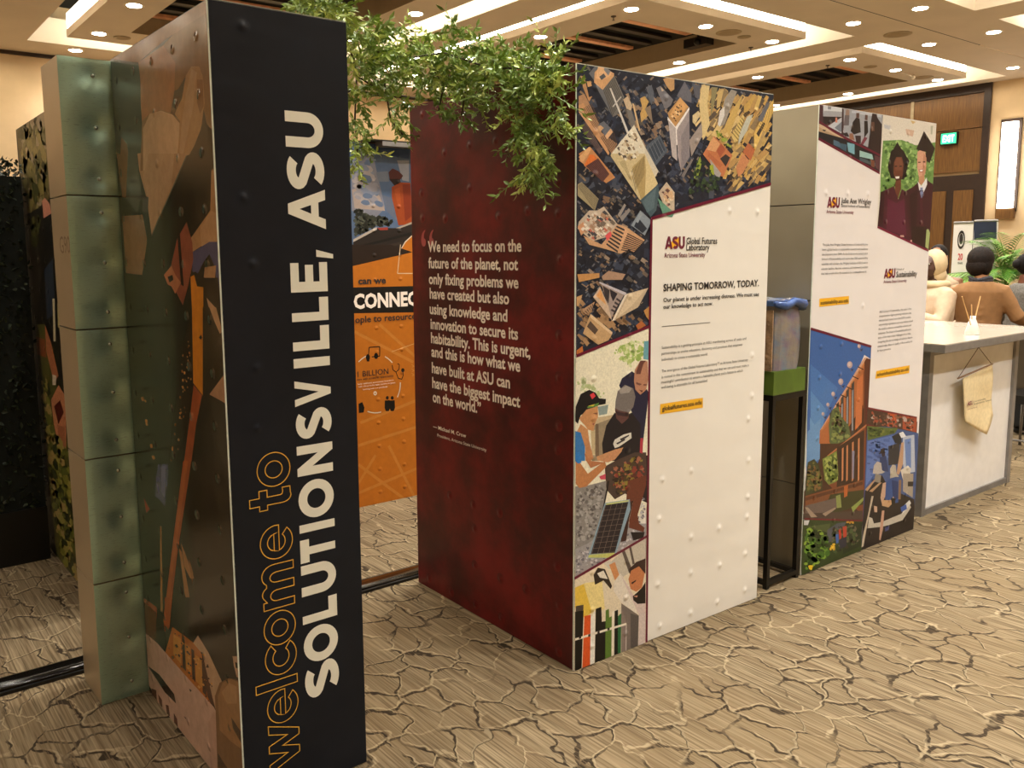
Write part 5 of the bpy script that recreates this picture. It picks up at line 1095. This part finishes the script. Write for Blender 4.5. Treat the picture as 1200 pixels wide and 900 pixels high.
sm.build('stem', M['stem'], gt, True)

# hedge at far left in a black planter
ht = thing('hedge_planter', 'dark green boxed hedge in a black planter at far left', 'hedge', (.6, 5.5, 0))
MB().box((-.25, 5.27, 0), (.90, 5.85, .31)).build('planter_box', M['black'], ht)
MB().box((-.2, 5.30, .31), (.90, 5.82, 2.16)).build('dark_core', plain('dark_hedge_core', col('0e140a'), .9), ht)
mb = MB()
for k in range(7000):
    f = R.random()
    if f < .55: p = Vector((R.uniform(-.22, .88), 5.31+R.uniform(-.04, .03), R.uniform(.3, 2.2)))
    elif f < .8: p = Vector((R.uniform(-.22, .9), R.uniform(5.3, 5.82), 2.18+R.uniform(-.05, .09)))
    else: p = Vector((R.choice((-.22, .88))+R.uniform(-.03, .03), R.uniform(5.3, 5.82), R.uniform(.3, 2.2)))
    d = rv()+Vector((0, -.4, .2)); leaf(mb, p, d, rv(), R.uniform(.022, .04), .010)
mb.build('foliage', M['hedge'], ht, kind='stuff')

# palm beyond the counter
pb_ = atD(1178, 330, 10.1); pt = thing('potted_palm', 'bright green potted palm behind the people at the counter', 'palm', (pb_.x, pb_.y, 0))
MB().lathe((pb_.x, pb_.y, 0), [(.16, 0), (.22, .4), (.24, .42), (.21, .43), (.20, .38)], 20).build('pot', M['black'], pt, True)
MB().tube([(pb_.x+R.uniform(-.02, .02), pb_.y, .38+.2*i) for i in range(5)], .035, 8).build('trunk', M['stem'], pt, True)
for k in range(26):
    a = k*2.399; el = R.uniform(.3, 1.35); L = R.uniform(.55, .8); b0 = Vector((pb_.x, pb_.y, R.uniform(1.25, 1.5))); mb = MB(); pts = []
    for i in range(10):
        f = i/9; pts.append(b0+Vector((cos(a)*cos(el)*L*f, sin(a)*cos(el)*L*f, sin(el)*L*f-.42*L*f*f)))
    mb.tube(pts, [.006-.0005*i for i in range(10)], 4)
    for i in range(2, 10):
        t = (pts[i]-pts[i-1]).normalized(); s_ = t.cross(Vector((0, 0, 1))).normalized()
        for sg in (-1, 1):
            for h_ in (0, .5):
                p = pts[i-1].lerp(pts[i], h_); d = t*.8+s_*sg+Vector((0, 0, -.25)); leaf(mb, p, d, Vector((0, 0, 1)), .24*(1-.4*i/10), .012)
    mb.build('frond', M['palm'], pt)

# two roll-up banners behind
def banner(pxl, pxr, ytop, dist, label, mat, top_mat=None):
    a = atD(pxl, ytop, dist); b = atD(pxr, ytop, dist-.05); z = a.z; d = (b-a); d.z = 0; w = d.length; ang = atan2(d.y, d.x)
    t = thing('rollup_banner', label, 'banner', (a.x, a.y, 0)); F = Face((a.x, a.y), ang, 'front', w)
    vs = [F.P(u, zz, dd) for dd in (0, -.004) for u, zz in ((0, .08), (w, .08), (w, z), (0, z))]
    obj('banner_sheet', vs, [[0, 1, 2, 3], [7, 6, 5, 4], [0, 4, 5, 1], [2, 6, 7, 3]], mat, t)
    MB().box((a.x, a.y-.08, 0), (a.x+w, a.y+.08, .08), ang, (a.x, a.y)).build('base', M['cgrey'], t)
    MB().tube([F.P(0, z, 0), F.P(w, z, 0)], .012, 8).build('top_rail', M['cgrey'], t)
    MB().tube([F.P(w/2, .05, -.03), F.P(w/2, z, -.01)], .01, 6).build('pole', M['cgrey'], t)
    return t, F, z
t, F, z = banner(1118, 1141, 261, 10.3, 'white roll-up banner with a round dark emblem and a red 20', M['white2'])
I = Ink(F, .004); I.line('20', 1122.5, 304.5, 1128, 304.5, 7.6, .02, res=3); I.build('red_number', plain('red_ink', col('c82828'), .5), t)
I = Ink(F, .004); I.line('YEARS', 1122, 309.5, 1128, 309.5, 2.4, .01).line('United for Change', 1118.5, 333.5, 1127, 334, 1.8, 0); I.build('dark_lettering', M['ink'], t, kind='stuff')
def disc(F, px, py, rx, rz, name, mat, parent, d, r0=0):
    u, zz = F.px(px, py); n = 24; vs = []; fs = []
    for k in range(n): a = 2*pi*k/n; vs += [F.P(u+rx*cos(a), zz+rz*sin(a), d), F.P(u+rx*r0*cos(a), zz+rz*r0*sin(a), d)]
    for k in range(n): b = (k+1) % n; fs.append([2*k, 2*k+1, 2*b+1, 2*b])
    obj(name, vs, fs, mat, parent)
disc(F, 1126.5, 281, .035, .095, 'emblem_ring', M['ink'], t, .004, .72); disc(F, 1126.5, 280, .018, .055, 'emblem_centre', M['ink'], t, .004, .0)
t, F, z = banner(1142, 1170, 259, 10.45, 'roll-up banner with a navy header half hidden by the palm', M['white2'])
flat(F, 'navy_header', plain('navy_ink', col('1c2740'), .5), t, ((1141.5, 260), (1168, 258.5), (1168, 280), (1141.5, 281)), .004)
flat(F, 'navy_photo', plain('dim_blue_photo', col('3c4454'), .5, var=.5, scale=20), t, ((1142, 290), (1150, 290), (1150, 302), (1142, 302)), .004)

# ------------------------------------------------------------------ people
def remesh(o, vox=.009, sm_=4):
    m = o.modifiers.new('fuse', 'REMESH'); m.mode = 'VOXEL'; m.voxel_size = vox; m.use_smooth_shade = True
    if sm_: s_ = o.modifiers.new('soften', 'SMOOTH'); s_.iterations = sm_; s_.factor = .5
    dg = bpy.context.evaluated_depsgraph_get(); me = bpy.data.meshes.new_from_object(o.evaluated_get(dg)); mt = o.data.materials[0]
    o.modifiers.clear(); o.data = me
    if not me.materials: me.materials.append(mt)
    for p in me.polygons: p.use_smooth = True
    return o
def V3(*a): return Vector(a)
def person(loc, face, S, label, skin_c, hair_c, hair_style, top_m, leg_m, armL, armR, headturn=0, lean=0, scarf=None, hood=None, bulk=1.0):
    """local frame: +Y is where the person faces; armL / armR = (elbow, wrist) in that frame"""
    t = thing('person', label, 'person', (loc[0], loc[1], 0))
    Rz = Matrix.Rotation(face-pi/2, 4, 'Z'); T = Matrix.Translation((loc[0], loc[1], 0)) @ Rz @ Matrix.Scale(S, 4)
    sk_m = plain('skin_'+skin_c, col(skin_c), .5, var=.05, bump=.05); hm = plain('hair_'+hair_c, col(hair_c), .6, var=.4, scale=40, bump=1.0, bd=.006, spec=.2)
    def fin(mb, name, mat, par, **kw): mb.v = [T @ v for v in mb.v]; return mb.build(name, mat, par, True, **kw)
    body = MB(); L = lambda z: lean*max(0, z-.9)
    def c(x, y, z): return V3(x, y+L(z), z)
    trunk = [(c(0, 0, .86), (.15, .10)), (c(0, 0, .95), (.16, .105)), (c(0, .0, 1.08), (.135, .095)), (c(0, .01, 1.22), (.155, .105)), (c(0, 0, 1.34), (.165, .095)), (c(0, -.01, 1.395), (.11, .07)), (c(0, .0, 1.42), (.055, .055)), (c(0, .01, 1.50), (.05, .052))]
    def tr_(mb, rings, k=1.0, ex=0):
        n = 20; vs = [p+V3((r[0]*k+ex)*cos(2*pi*i/n), (r[1]*k+ex)*sin(2*pi*i/n), 0) for p, r in rings for i in range(n)]; fs = []
        for j in range(len(rings)-1):
            for i in range(n): fs.append([j*n+i, j*n+(i+1) % n, (j+1)*n+(i+1) % n, (j+1)*n+i])
        fs.append(list(range(n))[::-1]); fs.append([(len(rings)-1)*n+i for i in range(n)]); mb.add(vs, fs)
    tr_(body, trunk)
    legs = [[V3(s*.085, 0, .90), V3(s*.095, .01, .70), V3(s*.10, .015, .48), V3(s*.10, -.01, .28), V3(s*.10, -.02, .09)] for s in (-1, 1)]
    for lg in legs: body.tube(lg, [.085, .078, .055, .052, .036], 12)
    hands = []
    for s, (el, wr__) in ((-1, armL), (1, armR)):
        sh = c(s*.175, 0, 1.355); el = V3(*el); wr2 = V3(*wr__)
        body.tube([c(s*.10, 0, 1.36), sh, sh.lerp(el, .5), el, el.lerp(wr2, .4), wr2], [.05, .052, .044, .038, .036, .025], 10)
        d = (wr2-el).normalized(); side = d.cross(V3(0, 0, 1)).normalized(); up = side.cross(d)
        pc_ = wr2+d*.045; body.tube([wr2, pc_, wr2+d*.085], [(.026, .018), (.040, .015), (.038, .012)], 10)
        for f, ln in enumerate((.062, .072, .068, .052)):
            o_ = side*((f-1.5)*.021); b = wr2+d*.080+o_; body.tube([b, b+d*ln*.5-up*.006, b+d*ln*.8-up*.02, b+d*ln-up*.034], [.0098, .009, .0085, .007], 6)
        b = wr2+d*.03-side*.032*s; body.tube([b, b+(d-side*s*.9).normalized()*.035, b+(d-side*s*.45).normalized()*.062-up*.01], [.012, .011, .008], 6)
    # head
    HR = Matrix.Rotation(headturn, 4, 'Z'); hc = c(0, .03, 1.585); hd = MB()
    def h(x, y, z): return hc+(HR @ V3(x, y, z))
    hd.ball((0, 0, 0), (.074, .092, .112), 20, 14)
    for i, v in enumerate(hd.v):
        if v.z < -.02: v.x *= 1-.55*min(1, (-v.z-.02)/.10)**1.2; v.y = v.y*(1-.18*(-v.z-.02)/.1)+.010
        if v.y > .05 and -.0 < v.z < .03: v.y -= .004
    hd.tube([V3(0, .082, .022), V3(0, .096, -.004), V3(0, .106, -.020), V3(0, .092, -.030)], [.007, .010, .014, .007], 8)
    for s in (-1, 1): hd.ball((s*.077, -.004, -.005), (.010, .020, .031), 8, 6); hd.ball((s*.030, .078, .030), (.020, .010, .006), 8, 6)
    hd.ball((0, .084, -.052), (.024, .012, .007), 10, 6); hd.ball((0, .082, -.063), (.021, .012, .007), 10, 6); hd.ball((0, .068, -.098), (.022, .018, .016), 10, 6)
    b0 = len(body.v); body.v += [h(*v) for v in hd.v]; body.f += [[i+b0 for i in f] for f in hd.f]
    o = fin(body, 'body', sk_m, t); remesh(o, .0075, 3)
    for s in (-1, 1):
        e = MB(); e.ball(h(s*.030, .083, .018), (.012, .007, .006), 10, 6); fin(e, 'eye', M['ctop'], t); e = MB(); e.ball(h(s*.030, .0885, .018), (.0055, .004, .0055), 8, 6); fin(e, 'iris', M['black'], t)
    lp = MB(); lp.ball(h(0, .0905, -.056), (.019, .006, .005), 10, 6); fin(lp, 'lips', plain('lips', col('8a4438'), .5), t)
    # hair
    hr = MB()
    if hair_style == 'bob':
        for (x, y, z, a, b, cc) in ((0, -.012, .03, .100, .108, .108), (0, -.045, -.03, .094, .075, .085), (.055, -.01, -.02, .045, .06, .09), (-.055, -.01, -.02, .045, .06, .09), (0, -.05, -.07, .07, .045, .05)):
            bb = MB(); bb.ball((0, 0, 0), (a, b, cc), 18, 12); q0 = len(hr.v); hr.v += [h(v.x+x, v.y+y, v.z+z) for v in bb.v if True]; hr.f += [[i+q0 for i in f] for f in bb.f]
    else:
        for (x, y, z, a, b, cc) in ((0, -.018, .022, .082, .094, .102), (0, -.10, .02, .045, .045, .045)):
            bb = MB(); bb.ball((0, 0, 0), (a, b, cc), 18, 12); q0 = len(hr.v); hr.v += [h(v.x+x, v.y+y, v.z+z) for v in bb.v]; hr.f += [[i+q0 for i in f] for f in bb.f]
    if hair_style != 'none': fin(hr, 'hair', hm, t); remesh(t.children[-1], .010, 2)
    # clothes
    tp2 = MB(); tr_(tp2, [(p, r) for p, r in trunk[:6]]+[(c(0, 0, 1.425), (.068, .064))], 1.0*bulk, .018)
    for s, (el, wr__) in ((-1, armL), (1, armR)):
        sh = c(s*.16, 0, 1.335); el = V3(*el); wr2 = V3(*wr__)
        tp2.tube([c(s*.09, 0, 1.35), sh, sh.lerp(el, .5), el, el.lerp(wr2, .5), el.lerp(wr2, .96)], [.062*bulk, .066*bulk, .060*bulk, .056*bulk, .050*bulk, .040], 12)
    for k in range(9):   # soft folds across back and sleeves
        z = 1.0+k*.03; tp2.tube([c(-.14+.01*k, -.085-.01*sin(k*2.), z+.02), c(0, -.122-.006*(k % 2), z-.008), c(.14-.012*k, -.09, z+.012*(k % 3))], .010, 6)
    o = fin(tp2, 'top', top_m, t); remesh(o, .011, 3)
    tr3 = MB(); tr_(tr3, [(V3(0, 0, .80), (.165, .11)), (V3(0, 0, .92), (.17, .115)), (V3(0, 0, 1.0), (.15, .105))], 1, .012)
    for lg in legs: tr3.tube([lg[0], lg[1], lg[2], lg[3], lg[4]-V3(0, 0, .01)], [.105, .098, .082, .076, .070], 12)
    o = fin(tr3, 'trousers', leg_m, t); remesh(o, .012, 3)
    for s in (-1, 1):
        sh_ = MB(); sh_.ball((s*.10, .045, .045), (.048, .13, .045), 12, 8); sh_.v = [V3(v.x, v.y, max(v.z, 0.002/S)) for v in sh_.v]; fin(sh_, 'shoe', M['black'], t)
    if scarf:
        sc2 = MB(); n = 16
        for k in range(2): sc2.tube([c(.078*cos(2*pi*i/n), .010+.075*sin(2*pi*i/n), 1.425+k*.022+.01*sin(i)) for i in range(n+1)], .017, 8)
        fin(sc2, 'scarf', scarf, t)
    if hood:
        hb = MB()
        for (x, y, z, a, b, cc) in ((0, -.025, .02, .098, .105, .125), (0, -.05, -.08, .085, .08, .09)):
            bb = MB(); bb.ball((0, 0, 0), (a, b, cc), 18, 12); q0 = len(hb.v); hb.v += [h(v.x+x, min(v.y+y, .055), v.z+z) for v in bb.v]; hb.f += [[i+q0 for i in f] for f in bb.f]
        hb.tube([c(.10*cos(2*pi*i/16), .0+.085*sin(2*pi*i/16), 1.43) for i in range(17)], .035, 8)
        fin(hb, 'head_covering', hood, t); remesh(t.children[-1], .011, 3)
    return t
M['camel'] = plain('camel_knit', col('8a623a'), .85, var=.08, scale=20, bump=.3); M['cream'] = plain('cream_fleece', col('bfa68a'), .9, var=.05, scale=30, bump=.3)
M['greyj'] = plain('grey_tweed', col('6c6862'), .85, var=.25, scale=70, bump=.3); M['trous'] = plain('black_trousers', col('14120f'), .8)
dots = plain('dotted_scarf', col('2c2c34'), .7, var=.9, scale=90)
def atXY(px, py, x): p = atX(px, py, x); return p
p = atX(1150, 320, 7.85)
person((p.x, p.y), radians(28), 1.0, 'woman in a camel sweater with short dark hair seen from behind at the counter', 'b88058', '1c120c', 'bob', M['camel'], M['trous'], ((-.25, .16, 1.10), (-.10, .34, 1.14)), ((.28, -.02, 1.13), (.40, .14, 1.06)), headturn=-.9, scarf=dots, bulk=1.12)
p = atX(1096, 320, 7.45)
person((p.x, p.y), radians(150), .985, 'person in a cream fleece and beige head covering leaning at the counter', '4a2c1c', '1c120c', 'none', M['cream'], M['trous'], ((-.24, .10, 1.12), (-.08, .30, 1.17)), ((.24, .10, 1.12), (.10, .30, 1.16)), headturn=.3, hood=plain('beige_head_cloth', col('cbb48e'), .85, bump=.3), bulk=1.25)
p = atX(1201, 325, 8.7)
person((p.x, p.y), radians(-35), .97, 'woman in a grey tweed jacket with pulled-back dark hair at the right edge', '6c3c24', '120c0a', 'bun', M['greyj'], M['trous'], ((-.24, .08, 1.10), (-.12, .26, 1.02)), ((.24, .08, 1.10), (.14, .26, 1.02)), headturn=-.1, bulk=1.1)
p = atD(1099, 320, 9.4)
person((p.x, p.y), radians(190), 1.02, 'dark-haired person in the background just past the white tower edge', '8a5c40', '120c0a', 'bun', M['cream'], M['trous'], ((-.24, .05, 1.12), (-.2, .2, .95)), ((.24, .05, 1.12), (.2, .2, .95)))
# black chair beside the counter
cp = Vector((7.98, 2.78, 0)); ch = thing('side_chair', 'black fabric chair with grey metal legs beside the right end of the counter', 'chair', cp)
for s in (-1, 1):
    for y in (-.2, .2): MB().tube([cp+V3(s*.2, y, .0), cp+V3(s*.2, y, .44)], .012, 8).build('leg', M['cgrey'], ch, True)
    MB().tube([cp+V3(s*.2, -.2, .12), cp+V3(s*.2, .2, .12)], .009, 8).build('stretcher', M['cgrey'], ch, True)
MB().tube([cp+V3(-.2, -.2, .17), cp+V3(.2, -.2, .17)], .009, 8).build('stretcher', M['cgrey'], ch, True)
MB().box(cp+V3(-.23, -.23, .43), cp+V3(.23, .23, .50)).build('seat', M['black'], ch)
MB().box(cp+V3(-.22, .20, .50), cp+V3(.22, .25, 1.02)).build('backrest', M['black'], ch)

FX = Face((XW-.067, 7.86), 0, 'left', .31); ex = bpy.data.objects['exit_sign']; I = Ink(FX, .001); v_, f_ = text_mesh('EXIT', .03)
w_ = max(a[0] for a in v_); obj('exit_lettering', [FX.P(.05+a[0]/w_*.21, 3.625+a[1]*.17, .001) for a in v_], f_, emit('exit_letter_glow', (.55, 1, .75, 1), 3.0), ex)
